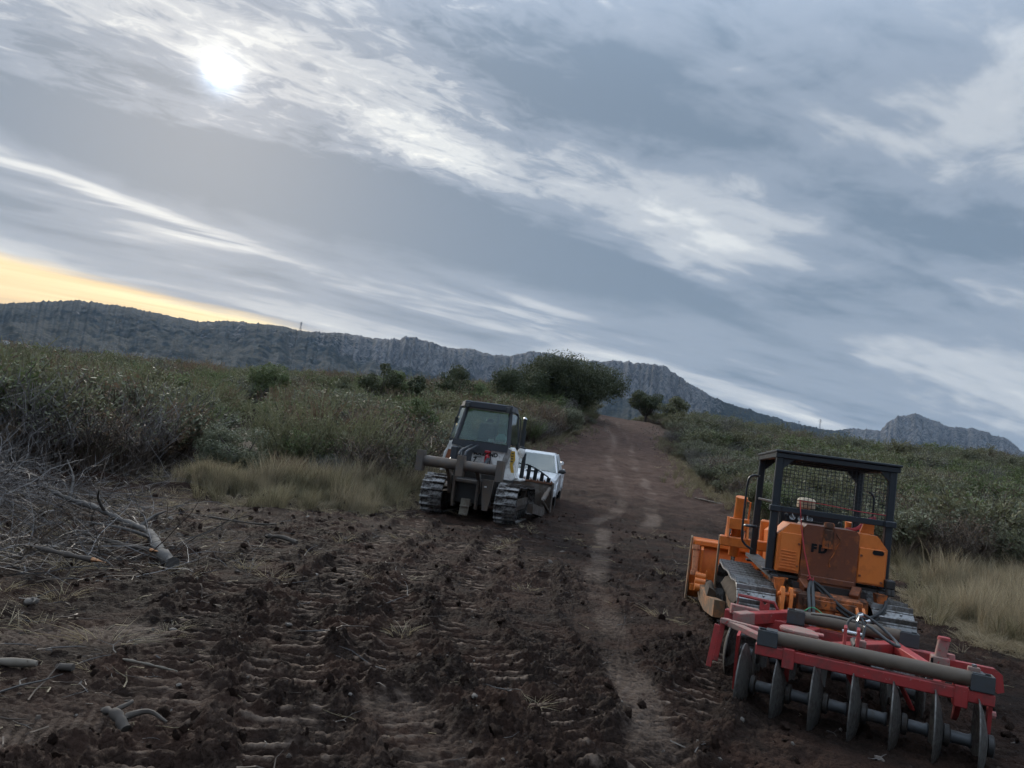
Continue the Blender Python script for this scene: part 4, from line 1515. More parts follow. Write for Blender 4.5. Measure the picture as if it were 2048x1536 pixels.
def make_track(parent, xc, path, pitch, shoe_w, grouser, shoe_mat, link_mat, spin=0.0):
    Q = np.vstack([path, path[:1]])
    seg = np.hypot(*np.diff(Q, axis=0).T)
    arc = np.concatenate([[0], np.cumsum(seg)])
    n = int(round(arc[-1] / pitch))
    p = arc[-1] / n
    s = (np.arange(n) + spin) * p
    at = lambda q: np.stack([np.interp(q % arc[-1], arc, Q[:, 0]), np.interp(q % arc[-1], arc, Q[:, 1])], 1)
    A, B = at(s - p * .48), at(s + p * .48)
    # chain of links
    ch = MB()
    for dx in (-.075, .075):
        for k in range(n):
            m_ = (A[k] + B[k]) / 2
            d = Vector((0, B[k][0] - A[k][0], B[k][1] - A[k][1])).normalized()
            nn = Vector((0, -d.z, d.y))
            c = Vector((xc + dx, m_[0], m_[1])) - nn * .055
            ch.bar(c - d * p * .52, c + d * p * .52, .035, .085, .006, nn)
    tr = ch.build('track', link_mat, parent)
    sh = MB()
    sh.box((0, 0, .0), (shoe_w, p * .97, .022), .006)
    sh.prism([(-p * .47, .010), (-p * .47 + .014, grouser), (-p * .47 + .034, grouser), (-p * .47 + .062, .010)], 'x', -shoe_w / 2, shoe_w / 2)
    sh.box((0, p * .46, .012), (shoe_w * .99, .022, .016), .004)
    for bx in (-.085, .085):
        for by in (-.012, .05):
            sh.cyl((bx, by * pitch / .19, .009), (bx, by * pitch / .19, .026), .016, .014, 6)
    me = sh.mesh('track_shoe', shoe_mat)
    for k in range(n):
        m_ = (A[k] + B[k]) / 2
        d = Vector((0, B[k][0] - A[k][0], B[k][1] - A[k][1])).normalized()
        nn = Vector((0, -d.z, d.y))
        o = obj('track_shoe', me, tr)
        M = Matrix(((1, 0, 0), (0, d.y, nn.y), (0, d.z, nn.z))).to_4x4()
        M.translation = Vector((xc, m_[0], m_[1]))
        o.matrix_local = M
    return tr


def wheel_disc(parent, name, c, r, w, mat, teeth=0, hub=None):
    mb = MB()
    mb.lathe([(r * .25, -w * .8), (r * .32, -w * .8), (r * .36, -w * .35), (r * .8, -w * .3), (r * .84, -w / 2), (r, -w / 2), (r, w / 2), (r * .84, w / 2), (r * .8, w * .3), (r * .36, w * .35), (r * .32, w * .8), (r * .25, w * .8)], c, (1, 0, 0), 28)
    for k in range(teeth):
        a = 2 * math.pi * k / teeth
        d = Vector((0, math.cos(a), math.sin(a)))
        mb.bar(Vector(c) + d * r * .96, Vector(c) + d * (r + .045), w * .7, .05, .008, (1, 0, 0))
    for k in range(8):
        a = 2 * math.pi * k / 8
        for s in (-1, 1):
            q = Vector(c) + Vector((s * w * .36, math.cos(a) * r * .55, math.sin(a) * r * .55))
            mb.cyl(q - Vector((s * .01, 0, 0)), q + Vector((s * .02, 0, 0)), .018, .018, 6)
    return mb.build(name, mat, parent)


# ------------------------------------------------------------------ orange bulldozer
def build_orange_dozer():
    T = empty('orange_bulldozer', (3.99, 8.9, -.035), 12)
    tag(T, 'old orange crawler bulldozer with black roll-over frame, seen from behind', 'bulldozer')
    path = track_path(0.05, .462, .405, 2.35, .45, .39)
    for s, xt in ((-1, -.815), (1, .675)):
        make_track(T, xt, path, .186, .44, .062, SHOE_STEEL, DARK_IRON, .3 if s < 0 else .62)
        wheel_disc(T, 'sprocket', (xt, .05, .462), .32, .07, DARK_IRON, 23)
        wheel_disc(T, 'idler', (xt, 2.35, .45), .30, .11, MUDDY_ORANGE)
        fr = MB()
        fr.box((xt, 1.2, .40), (.20, 1.85, .22), .02)
        fr.box((xt + s * .10, 1.2, .46), (.03, 1.6, .16), .01)
        fb = fr.build('track_frame', MUDDY_ORANGE, T)
        for k in range(5):
            MB().lathe([(.03, -.13), (.10, -.12), (.10, -.05), (.08, -.05), (.08, .05), (.10, .05), (.10, .12), (.03, .13)], (xt, .5 + k * .34, .175), (1, 0, 0), 16).build('roller', DARK_IRON, fb)
        # earth caked between the runs of the track
        g = np.random.default_rng(3 + s)
        md = MB()
        ring = []
        for k in range(10):
            y = .25 + k * .20
            rr = []
            for q in range(8):
                a = 2 * math.pi * q / 8
                rr.append((xt + s * .01 + math.cos(a) * (.17 + g.random() * .04), y, .58 + math.sin(a) * (.12 + g.random() * .06)))
            ring.append(rr)
        md.loft(ring).build('mud_cake', MUD, T, 70)
    # transmission case and rear plate
    hull = MB()
    hull.box((0, 1.0, .64), (.84, 2.3, .56), .03)
    hull.box((0, -.06, .60), (.66, .30, .62), .03)
    H = hull.build('hull', ORANGE_DIRTY, T)
    pl = MB()
    pl.box((-.02, -.235, .74), (.70, .04, .30), .01)
    pl.box((-.02, -.265, .80), (.56, .03, .10), .01)
    for i in range(6):
        for z in (.63, .85):
            pl.cyl((-.30 + i * .11, -.25, z), (-.30 + i * .11, -.272, z), .018, .018, 6)
    pl.build('rear_plate', ORANGE_DIRTY, T)
    pl = MB()
    pl.box((.12, -.285, .67), (.17, .05, .14), .012)
    pl.cyl((.12, -.30, .67), (.12, -.325, .67), .03, .025, 10)
    pl.build('valve_block', ORANGE_DIRTY, T)
    for x in (-.545, -.455):
        m_ = MB().prism([(-.20, .52), (-.36, .56), (-.37, .86), (-.33, .93), (-.27, .94), (-.20, .88)], 'x', x - .02, x + .02)
        m_.cyl((x - .05, -.31, .86), (x + .05, -.31, .86), .022, .022, 10)
        m_.build('hitch_lug', ORANGE, T)
    for x in (.26, .33):
        MB().prism([(-.20, .35), (-.33, .42), (-.34, .78), (-.27, .84), (-.20, .80)], 'x', x - .015, x + .015).build('hitch_lug', ORANGE, T)
    MB().box((0, -.42, .33), (.16, .50, .06), .01).cyl((0, -.60, .27), (0, -.60, .42), .03, .03, 10).build('drawbar', DARK_IRON, T)
    for k, x in enumerate((-.16, -.02, .1, .2)):
        MB().bar((x, -.27, .42 + .03 * (k % 2)), (x + .01, -.27, .58), .05, .03).build('bolt_strip', ORANGE_DIRTY, T)
    # seat deck under the tank, with struts
    MB().box((0, .42, 1.02), (1.28, .66, .035), .006).build('deck_plate', DARK_IRON, T)
    MB().prism([(-.08, .99), (-.08, .90), (0, .86), (.30, .86), (.30, .99)], 'x', -.40, .40).build('axle_housing', BLACK_OIL, T)
    for s in (-1, 1):
        MB().prism([(s * .62, 1.0), (s * .50, 1.0), (s * .535, .80), (s * .545, .58), (s * .575, .58), (s * .575, .80)], 'y', -.10, .06).build('strut', ORANGE_DIRTY, T)
        MB().bar((s * .29, -.06, .93), (s * .27, -.10, 1.0), .10, .16).build('tank_bracket', OILY_RUST, T)
    # fuel tank: two orange shoulders and the oily middle
    def shoulder(s):
        rings = []
        x0, x1 = (.305, .62) if s > 0 else (-.33, -.60)
        xi = x1 - s * .12
        for y in (.06, .60):
            rings.append([(x0, y, 1.075), (x1, y, 1.075), (x1, y, 1.50), (xi, y, 1.645), (x0, y, 1.645)])
        b = MB().loft(rings)
        return b.build('tank_shoulder', ORANGE, T)
    L, Rr = shoulder(-1), shoulder(1)
    MB().box((-.455, .048, 1.315), (.235, .024, .44), .006).build('hatch', ORANGE, L)
    MB().box((.455, .048, 1.29), (.285, .024, .40), .006).build('hatch', ORANGE, Rr)
    lv = MB()
    for k in range(7):
        lv.bar((-.56, .032, 1.12 + k * .034), (-.38, .032, 1.115 + k * .034), .012, .013, .003)
    lv.build('louvre', ORANGE, L)
    for (x, z, par) in ((-.36, 1.42, L), (-.36, 1.16, L), (.335, 1.40, Rr), (.335, 1.17, Rr), (.57, 1.12, Rr)):
        MB().cyl((x, .038, z), (x, .016, z), .015, .012, 8).build('bolt', OILY_RUST, par)
    sl = MB()
    pts = []
    for k in range(16):
        a = 2 * math.pi * k / 16
        pts.append((.515 + (.035 if math.cos(a) > 0 else -.035) + .028 * math.cos(a), 1.455 + .028 * math.sin(a)))
    sl.prism(pts, 'y', .030, .045)
    sl.build('hand_hole', HOLE, Rr)
    mid = MB()
    mid.loft([[(-.325, .035, 1.005), (.300, .035, 1.005), (.300, .035, 1.62), (.26, .035, 1.665), (-.29, .035, 1.665), (-.325, .035, 1.62)],
              [(-.325, .62, 1.005), (.300, .62, 1.005), (.300, .62, 1.62), (.26, .62, 1.665), (-.29, .62, 1.665), (-.325, .62, 1.62)]])
    mid.box((-.012, .03, 1.045), (.60, .03, .07), .012)
    mid.box((-.012, .055, .985), (.52, .06, .05), .012)
    TK = mid.build('fuel_tank', OILY_RUST, T)
    MB().lathe([(.062, -.16), (.062, .05), (.052, .06), (.052, .07), (.060, .08), (.060, .125), (.052, .14), (.02, .145)], (-.045, .045, 1.58), (0, 0, 1), 20).build('filler_neck', ORANGE_DIRTY, TK)
    sp = MB()
    sp.tube(curve_pts([(.04, .028, 1.60), (.09, .026, 1.53), (.055, .026, 1.45), (.03, .026, 1.36), (-.01, .026, 1.28), (.0, .026, 1.21)], 5), .007, 5)
    sp.tube(curve_pts([(-.075, .028, 1.54), (-.07, .026, 1.48), (-.045, .026, 1.43)], 4), .006, 5)
    sp.build('oil_dribble', ORANGE_DIRTY, TK)
    # the maker's letters on the tank
    for x, ch in ((-.195, 'F'), (-.095, 'D')):
        me = text_mesh('letter', ch, .125, HOLE, .004, .008)
        o = obj('letter', me, TK)
        o.location = (x + .001, .032, 1.397)
        o.rotation_euler = (R(90), 0, 0)
    # roll-over frame
    PO = (('RL', -.655, .18), ('RR', .635, .18), ('FL', -.655, 1.80), ('FR', .66, 1.80))
    for nm, x, y in PO:
        zb = 1.05 if nm[0] == 'R' else .98
        c = MB().bar((x, y, zb), (x, y, 2.43), .085, .10, .012)
        c.box((x, y, zb + .01), (.16, .17, .025), .004)
        p_ = c.build('post', BLACK_STEEL, T)
        if nm == 'RL':
            MB().bar((x + .045, y + .03, 1.08), (x + .045, y + .03, 2.42), .012, .10, .003).build('edge_strip', BLACK_STEEL, p_)
    rf = MB()
    rf.box((0, .99, 2.495), (1.43, 1.80, .03), .006)
    ROOF = rf.build('roof', BLACK_STEEL, T)
    for (a, b) in (((-.71, .14, 2.445), (.70, .14, 2.445)), ((-.71, 1.84, 2.445), (.70, 1.84, 2.445)), ((-.675, .172, 2.447), (-.675, 1.808, 2.447)), ((.665, .172, 2.447), (.665, 1.808, 2.447)),
                   ((-.64, .7, 2.455), (.63, .7, 2.455)), ((-.64, 1.28, 2.455), (.63, 1.28, 2.455))):
        MB().bar(a, b, .06, .065, .008).build('roof_beam', BLACK_STEEL, ROOF)
    for sx, x in ((-1, -.655), (1, .65)):
        for y, sy in ((.18, 1), (1.80, -1)):
            MB().prism([(x - sx * .04, 2.42), (x - sx * .17, 2.42), (x - sx * .04, 2.28)], 'y', y - .03, y + .03).build('gusset', BLACK_STEEL, ROOF)
    xb = MB().bar((-.71, .15, 1.80), (.69, .15, 1.80), .05, .07, .008)
    for x in (-.655, .635):
        xb.box((x, .15, 1.80), (.13, .13, .075), .008)
    xb.build('crossbar', BLACK_STEEL, T)
    wm = MB()
    for k in range(27):
        x = -.61 + k * 1.21 / 26
        wm.cyl((x, .175, 1.83), (x, .175, 2.42), .0035, .0035, 4, False)
    for k in range(14):
        z = 1.85 + k * .043
        wm.cyl((-.62, .179, z), (.61, .179, z), .0032, .0032, 4, False)
    wm.build('wire_mesh', BLACK_STEEL, T)
    MB().bar((-.655, .2, 1.87), (-.655, 1.78, 1.87), .03, .03).build('side_rail', BLACK_STEEL, T)
    MB().tube(curve_pts([(-.69, 1.62, 2.18), (-.78, 1.62, 2.18), (-.84, 1.62, 2.10), (-.85, 1.62, 1.8), (-.845, 1.62, 1.34), (-.80, 1.62, 1.22), (-.69, 1.62, 1.15)], 6), .016, 8).build('handrail', BLACK_STEEL, T)
    MB().tube(curve_pts([(.74, 1.62, 2.17), (.80, 1.62, 2.14), (.825, 1.62, 2.02), (.82, 1.62, 1.7), (.82, 1.62, 1.35), (.75, 1.62, 1.15)], 6), .014, 8).build('handrail', BLACK_STEEL, T)
    ld = MB()
    ld.lathe([(.03, 0), (.085, .005), (.095, .02), (.085, .035), (.02, .04)], (-.76, 1.5, 1.46), (0, 0, 1), 16)
    ld.bar((-.76, 1.5, 1.48), (-.66, 1.75, 1.48), .03, .03)
    ld.build('work_lamp_bracket', BLACK_STEEL, T)
    # fenders
    for s in (-1, 1):
        f = MB()
        f.loft([[(s * .56, y, z), (s * (.60 + w_), y, z - .01), (s * (.60 + w_), y, z + .03), (s * .56, y, z + .03)] for y, z, w_ in ((.02, .99, .05), (.25, 1.0, .08), (.6, 1.03, .12), (1.2, 1.05, .14), (1.9, 1.05, .14))])
        f.build('fender', GREY_STEEL, T)
    # operator's place
    st = MB()
    st.box((-.02, .86, 1.25), (.52, .46, .14), .04)
    st.box((-.02, .68, 1.48), (.52, .12, .42), .04)
    st.build('seat', BLACK_OIL, T)
    MB().box((.05, 1.78, 1.45), (.84, .24, .62), .03).build('dashboard', BLACK_STEEL, T)
    for k, x in enumerate((-.20, -.09, .03)):
        MB().lathe([(.038, 0), (.042, .012), (.034, .014), (.0, .012)], (x, 1.66, 1.68), (0, -1, .25), 16).build('gauge', CHROME, T)
    MB().tube(curve_pts([(-.2, 1.5, 1.66), (-.22, 1.5, 1.74), (-.05, 1.5, 1.76), (-.03, 1.5, 1.68)], 5), .010, 6).build('lever_loop', CHROME, T)
    for k, (x, h) in enumerate(((-.40, 1.80), (-.33, 1.74), (.36, 1.72))):
        q = MB().tube([(x, 1.3, 1.1), (x, 1.35, h - .05)], .011, 6)
        q.lathe([(.0, 0), (.022, .01), (.026, .03), (.018, .05), (0, .056)], (x, 1.352, h - .06), (0, 0, 1), 10)
        q.build('lever', BLACK_STEEL, T)
    MB().tube(curve_pts([(.28, .62, 1.66), (.36, .66, 1.66), (.45, .72, 1.70), (.56, .8, 1.80), (.66, .86, 1.84)], 5), [.024] * 21, 8).build('red_hose', CORD_RED, T)
    MB().prism([(.42, 1.64), (.58, 1.64), (.58, 1.76), (.53, 1.80), (.46, 1.78)], 'y', .55, .58).build('lift_eye', ORANGE, T)
    # hood and engine
    hd = MB().loft([[(-.36, y, .95), (.36, y, .95), (.38, y, z - .08), (.30, y, z), (-.30, y, z), (-.38, y, z - .08)] for y, z in ((1.9, 1.52), (3.0, 1.47))])
    hd.build('hood', ORANGE, T)
    MB().box((0, 3.04, 1.14), (.86, .12, .80), .03).build('radiator_guard', ORANGE, T)
    MB().cyl((.09, 2.35, 1.45), (.09, 2.35, 1.86), .045, .045, 14).build('intake_pipe', BLACK_STEEL, T)
    MB().lathe([(.05, -.02), (.125, -.01), (.13, .02), (.125, .08), (.13, .085), (.135, .10), (.10, .135), (.0, .145)], (.09, 2.35, 1.83), (0, 0, 1), 24).build('pre_cleaner', CREAM, T)
    MB().cyl((.26, 2.65, 1.45), (.26, 2.65, 1.72), .035, .035, 12).build('exhaust', DARK_IRON, T)
    # front yoke and blade lift rams
    MB().box((0, 2.62, 1.155), (2.12, .16, .15), .015).build('front_crossbeam', ORANGE, T)
    for s in (-1, 1):
        MB().prism([(2.55, 1.22), (2.72, 1.22), (2.74, .95), (2.70, .30), (2.60, .28), (2.62, .9)], 'x', s * 1.055 - .012, s * 1.055 + .012).build('side_guard', MUDDY_ORANGE, T)
        yk = MB()
        yk.prism([(2.50, 1.22), (2.86, 1.22), (2.74, 1.40), (2.74, 1.52), (2.64, 1.52), (2.60, 1.42)], 'x', s * .955 - .016, s * .955 + .016)
        yk.prism([(2.50, 1.22), (2.86, 1.22), (2.74, 1.40), (2.74, 1.52), (2.64, 1.52), (2.60, 1.42)], 'x', s * .665 - .016, s * .665 + .016)
        yk.build('ram_bracket', ORANGE, T)
        rg = MB()
        for dx in (-.115, .115):
            rg.box((s * .81 + dx, 2.69, 1.43), (.04, .26, .17), .015)
        for dy in (-.115, .115):
            rg.box((s * .81, 2.69 + dy, 1.43), (.23, .04, .17), .015)
        rg.cyl((s * .81 - .16, 2.69, 1.43), (s * .81 + .16, 2.69, 1.43), .04, .04, 12)
        rg.build('trunnion', ORANGE, T)
        d = Vector((s * .012, .24, -1)).normalized()
        c0 = Vector((s * .80, 2.62, 1.83 if s < 0 else 1.70))
        ram = MB().cyl(c0, c0 + d * .92, .082, .082, 20)
        ram.cyl(c0 - d * .015, c0 + d * .03, .088, .088, 20)
        ram.cyl(c0 + d * .60, c0 + d * .68, .094, .094, 20)
        ram.tube([c0 + d * .03 + Vector((.09, 0, 0)), c0 + d * .05 + Vector((.14, 0, 0)), c0 + d * .35 + Vector((.14, 0, 0)), c0 + d * .5 + Vector((.10, 0, 0))], .014, 6)
        rm = ram.build('lift_ram', ORANGE, T)
        MB().cyl(c0 + d * .9, c0 + d * 1.55, .035, .035, 12).build('piston_rod', CHROME, rm)
    # blade
    def bl_ring(x):
        front = [(3.62, .10), (3.50, .22), (3.44, .45), (3.44, .72), (3.52, .98), (3.58, 1.07)]
        back = [(3.54, 1.075), (3.47, .99), (3.40, .72), (3.40, .45), (3.46, .20), (3.56, .10)]
        return [(x, y, z) for y, z in front + back]
    B = MB().loft([bl_ring(-1.42), bl_ring(0), bl_ring(1.42)]).build('blade', ORANGE, T)
    MB().box((0, 3.42, 1.0), (2.78, .12, .10), .02).build('blade_rib', ORANGE, B)
    MB().box((0, 3.39, .28), (2.78, .12, .13), .02).build('blade_rib', ORANGE, B)
    for s in (-1, 1):
        MB().prism([(3.62, .06), (3.64, .95), (3.58, 1.09), (3.38, 1.07), (3.32, .60), (3.38, .08)], 'x', s * 1.425 - .014, s * 1.425 + .014).build('blade_end', MUDDY_ORANGE, B)
        MB().prism([(3.36, .95), (3.28, .90), (3.28, .34), (3.40, .30)], 'x', s * 1.25 - .02, s * 1.25 + .02).build('blade_gusset', ORANGE, B)
        sr = MB().cyl((s * 1.355, 3.26, .93), (s * 1.345, 3.20, .52), .048, .048, 14)
        sr.cyl((s * 1.356, 3.26, .97), (s * 1.355, 3.25, .90), .062, .062, 14)
        sr.cyl((s * 1.345, 3.20, .56), (s * 1.344, 3.20, .50), .062, .062, 14)
        sr.build('brace', ORANGE_PALE, T)
        cl = MB()
        for k, (y, z) in enumerate(((3.12, .50), (3.05, .42), (2.98, .34))):
            cl.cyl((s * 1.33, y, z), (s * 1.17, y, z - .01), .06, .06, 12)
        cl.bar((s * 1.16, 3.1, .50), (s * 1.16, 3.1, .60), .03, .03)
        cl.build('hinge_pin', ORANGE, T)
        ar = MB()
        ar.loft([[(s * (1.06 + a), y, z - .11), (s * (1.20 + a), y, z - .11), (s * (1.20 + a), y, z + .11), (s * (1.06 + a), y, z + .11)] for y, z, a in ((3.34, .34, .06), (2.9, .27, .05), (2.3, .22, .0), (1.2, .34, -.02), (.9, .38, -.02))])
        ar.build('push_arm', MUDDY_ORANGE, T)
        g = np.random.default_rng(13 + s)
        mm = MB().loft([[(s * (1.12 + math.cos(a) * .07), 2.15 + k * .2, .34 + max(0, math.sin(a)) * (.10 + .10 * g.random())) for a in [2 * math.pi * q / 8 for q in range(8)]] for k in range(6)])
        mm.build('mud_cake', MUD, T, 70)
    # hydraulic hoses to the harrow
    for k in range(2):
        e = k * .045
        MB().tube(curve_pts([(-.20 + e * .3, -.03, 1.03), (-.10, -.10, .98 - e), (.12, -.32, .80 - e), (.34, -.33, .74 - e * 1.2), (.54, -.22, .84 - e), (.63, -.02, .99), (.64, .06, 1.12)], 8), .019, 8).build('hydraulic_hose', RUBBER, T)
        MB().tube(curve_pts([(-.20 + e * .3, -.03, 1.03), (-.245 + e, -.18, .94), (-.25 + e, -.33, .78), (-.24 + e, -.40, .60), (-.23 + e, -.55, .48), (-.15 + e, -.95, .46)], 8), .019, 8).build('hydraulic_hose', RUBBER_GREY, T)
    hv = MB().box((.66, .02, 1.12), (.10, .12, .10), .012)
    hv.cyl((.64, -.03, 1.06), (.64, -.06, 1.0), .026, .022, 10)
    hv.cyl((.68, -.03, 1.06), (.68, -.06, 1.0), .026, .022, 10)
    hv.build('hose_coupling', DARK_IRON, T)
    # red cord holding the hoses up
    def W(p):
        return T.matrix_basis @ Vector(p)
    c = MB().tube([W((-.385, .11, 1.93)), W((-.36, .0, 1.62)), W((-.30, .0, 1.35)), W((-.215, -.05, 1.05))], .0075, 6)
    c.tube([W((-.385, .11, 1.93)), W((-.1, .14, 1.925)), W((.3, .14, 1.90)), W((.67, .16, 1.90))], .005, 6)
    for k in range(7):
        a = 2 * math.pi * k / 7
        c.tube([W((-.21 + .03 * math.cos(a), -.05 + .03 * math.sin(a), 1.035)), W((-.21 + .035 * math.cos(a + 1.2), -.05 + .035 * math.sin(a + 1.2), 1.045 + .012 * (k % 3)))], .007, 5)
    o = c.build('cord', CORD_RED)
    tag(o, 'thin red cord tying the black hoses up to the roll-over frame', 'cord')
    return T


build_orange_dozer()


# ------------------------------------------------------------------ disc harrow
def build_harrow():
    T = empty('disc_harrow', (3.26, 6.63, 0.0), 22)
    tag(T, 'red offset disc harrow with rows of grey steel discs behind the orange bulldozer', 'harrow')

    def gang(y0, zc, n, x0, dx, yaw, flip, rad):
        """discs on one square shaft; yaw turns the gang about its middle"""
        c, s = math.cos(yaw), math.sin(yaw)
        ax = Vector((c, s, 0))
        mid = Vector((x0 + dx * (n - 1) / 2, y0, zc))
        prof = []
        K = 9
        for k in range(K + 1):
            r = rad * k / K
            prof.append((max(r, .0), flip * .075 * (1 - (r / rad) ** 2)))
        for k in range(K, -1, -1):
            r = rad * k / K
            prof.append((max(r - .001, 0.0), flip * .075 * (1 - (r / rad) ** 2) + .011))
        for k in range(n):
            p = mid + ax * (dx * (k - (n - 1) / 2))
            g = Vector((0, 0, 0))
            d_ = MB().lathe(prof, p, ax, 40).build('disc', DISC_STEEL, T, 50)
            hb = MB()
            hb.lathe([(.075, -.022), (.085, -.015), (.085, .02), (.06, .03)], p + ax * (.075 * flip + .03), ax, 18)
            hb.build('hub', DARK_IRON, d_)
        sh = MB()
        for k in range(n - 1):
            a = mid + ax * (dx * (k - (n - 1) / 2) + .09)
            b = mid + ax * (dx * (k + 1 - (n - 1) / 2) - .02)
            sh = MB().lathe([(.050, 0), (.062, .012), (.050, .03), (.047, (b - a).length - .03), (.058, (b - a).length - .01), (.05, (b - a).length)], a, ax, 18)
            sh.build('spacer_spool', GREY_STEEL, T)
        return mid, ax

    m0, a0 = gang(0.0, .20, 7, -.915, .305, R(-6), 1, .345)
    m1, a1 = gang(1.12, .24, 7, -1.10, .30, R(-9), -1, .32)
    # rear toolbar
    MB().bar((-.81, -.06, .555), (1.03, -.06, .545), .09, .095, .008).build('rear_beam', RED, T)
    for x in (-.53, .79):
        b = MB().box((x, -.06, .53), (.10, .115, .17), .006)
        b.build('clamp', RED, T)
        MB().prism([(-.05, .46), (.03, .46), (.13, .30), (.10, .29), (.02, .35)], 'x', x - .02, x + .02).build('shaft_hanger', RED, T)
    for x in (-.05, .36):
        MB().bar((x, -.02, .51), (x + .12, .08, .30), .05, .02).build('scraper_arm', RED, T)
    MB().prism([(-.04, .60), (.0, .60), (.02, .50), (.06, .20), (.03, .10), (.0, .10), (-.02, .25)], 'x', 1.0, 1.03).build('end_plate', RED, T)
    MB().cyl((1.03, .0, .42), (1.06, .0, .42), .03, .03, 8).build('end_bolt', RED_DUST, T)
    # weight tubes with box ends
    def weight(x0, x1, y, z, par):
        MB().cyl((x0 + .14, y, z), (x1 - .14, y, z), .062, .062, 24).build('weight_tube', TUBE_STEEL, par)
        for (a, b) in ((x0, x0 + .17), (x1 - .17, x1)):
            q = MB()
            q.box(((a + b) / 2, y - .066, z - .01), (b - a, .012, .13), .003)
            q.box(((a + b) / 2, y + .066, z - .01), (b - a, .012, .13), .003)
            q.box(((a + b) / 2, y, z - .075), (b - a, .13, .012), .003)
            q.box((a + .006, y, z - .01), (.012, .13, .13), .003) if a == x0 else q.box((b - .006, y, z - .01), (.012, .13, .13), .003)
            q.box(((a + b) / 2 + (.03 if a == x0 else -.03), y, z + .058), ((b - a) * .55, .13, .012), .003)
            q.build('tube_cradle', GREY_STEEL, par)
    weight(-.80, 1.02, -.045, .675, T)
    weight(-.58, .62, 1.10, .735, T)
    MB().box((.88, -.03, .735), (.09, .05, .07), .006).build('tube_clip', RED_DUST, T)
    MB().cyl((.88, -.03, .77), (.88, -.03, .79), .02, .02, 6).build('clip_nut', CHROME, T)
    # front toolbar
    fd = Vector((math.cos(R(-6)), math.sin(R(-6)), 0))
    MB().bar(Vector((-.2, 1.10, .60)) - fd * 1.0, Vector((-.2, 1.10, .60)) + fd * 1.05, .11, .11, .008).build('front_beam', RED, T)
    MB().bar((-1.14, 1.12, .68), (-.86, 1.20, .66), .10, .10).build('beam_end', RED_DUST, T)
    # main frame: diagonal members between the two toolbars
    MB().bar((-1.0, .86, .64), (-.46, 1.42, .70), .11, .11).build('frame_arm', RED, T)
    MB().bar((-1.05, .80, .635), (-.92, .94, .652), .12, .12).build('frame_arm_end', RED_DUST, T)
    MB().bar((-1.16, .70, .61), (-.62, .02, .60), .09, .055).build('side_rail', RED_DUST, T)
    MB().bar((-1.18, .62, .62), (-.80, .50, .62), .07, .05).build('side_lug', RED_DUST, T)
    for (x, y) in ((-1.16, .66), (-1.19, .35)):
        MB().bar((x, y, .62), (x - .04, y - .03, .22), .05, .02).build('hanger_plate', RED, T)
    MB().prism([(.10, .60), (.36, .60), (.30, .12), (.26, .08)], 'x', -.99, -.965).build('shield', RED, T)
    MB().bar((-.62, .10, .61), (-.30, 1.02, .63), .09, .09).build('frame_member', RED, T)
    MB().bar((-.20, .25, .62), (.42, 1.00, .64), .12, .10).build('frame_member', RED, T)
    MB().bar((.60, .30, .62), (.40, 1.02, .64), .10, .09).build('frame_member', RED, T)
    MB().bar((-.50, .04, .64), (-.24, .34, .66), .16, .03).build('frame_plate', RED_DUST, T)
    q = MB().lathe([(.05, -.02), (.16, -.02), (.165, -.005), (.16, .01), (.05, .012)], (-.47, .52, .69), (0, 0, 1), 28)
    q.box((-.33, .50, .69), (.18, .10, .02), .004)
    q.build('turntable', RED_DUST, T)
    MB().box((-.40, .33, .70), (.22, .12, .03), .006).build('frame_plate', RED_DUST, T)
    # hitch clevis and rail at the front left
    r = MB().tube([(-1.08, 1.20, .68), (-1.08, 1.20, .82), (-.72, 1.26, .80), (-.68, 1.26, .74)], .018, 6)
    r.build('grab_rail', RED, T)
    MB().prism([(-.86, .68), (-.76, .68), (-.76, .82), (-.81, .76), (-.86, .82)], 'y', 1.22, 1.26).build('clevis', RED, T)
    MB().bar((-.30, 1.10, .56), (-.05, 1.75, .45), .10, .10).build('drawbar', RED, T)
    MB().bar((.35, 1.05, .56), (.08, 1.75, .45), .10, .10).build('drawbar', RED, T)
    MB().box((.02, 1.80, .44), (.24, .16, .10), .01).build('drawbar_head', RED_DUST, T)
    # lift cylinder bracket in the middle of the rear beam
    for x in (-.085, .02):
        MB().prism([(.05, .60), (.19, .60), (.17, .84), (.13, .88), (.09, .86)], 'x', x - .012, x + .012).build('ram_lug', RED, T)
    MB().cyl((-.11, .13, .82), (.05, .13, .82), .018, .018, 10).build('ram_pin', CHROME, T)
    MB().cyl((.03, .16, .70), (.03, .60, .68), .04, .04, 14).build('ram', GREY_STEEL, T)
    MB().box((.05, .20, .735), (.09, .09, .06), .008).build('ram_head', RED_DUST, T)
    # right-hand frame corner with its capped post
    MB().box((.72, .52, .645), (.14, .14, .14), .008).build('corner_box', RED_DUST, T)
    MB().box((.648, .445, .645), (.02, .02, .11), .002).build('corner_slot', HOLE, T)
    MB().bar((.72, .52, .70), (.74, .52, .86), .085, .085).build('corner_post', RED_DUST, T)
    MB().cyl((.74, .52, .86), (.74, .52, .885), .055, .05, 12).build('post_cap', RED, T)
    MB().cyl((.80, .55, .70), (.80, .55, .745), .045, .04, 12).build('corner_bolt', RED_DUST, T)
    MB().prism([(.79, .70), (1.14, .70), (1.20, .66), (1.22, .52), (1.17, .50), (1.13, .62), (.96, .62), (.82, .56)], 'y', .50, .58).build('corner_bracket', RED, T)
    # hoses
    MB().tube(curve_pts([(.03, .30, .76), (.02, .36, .92), (.06, .52, .95), (.20, .60, .88), (.34, .55, .78), (.38, .42, .74), (.28, .36, .78), (.12, .48, .86), (-.02, .62, .86), (-.2, .8, .84), (-.35, 1.0, .80)], 8), .014, 8).build('hose', RUBBER_GREY, T)
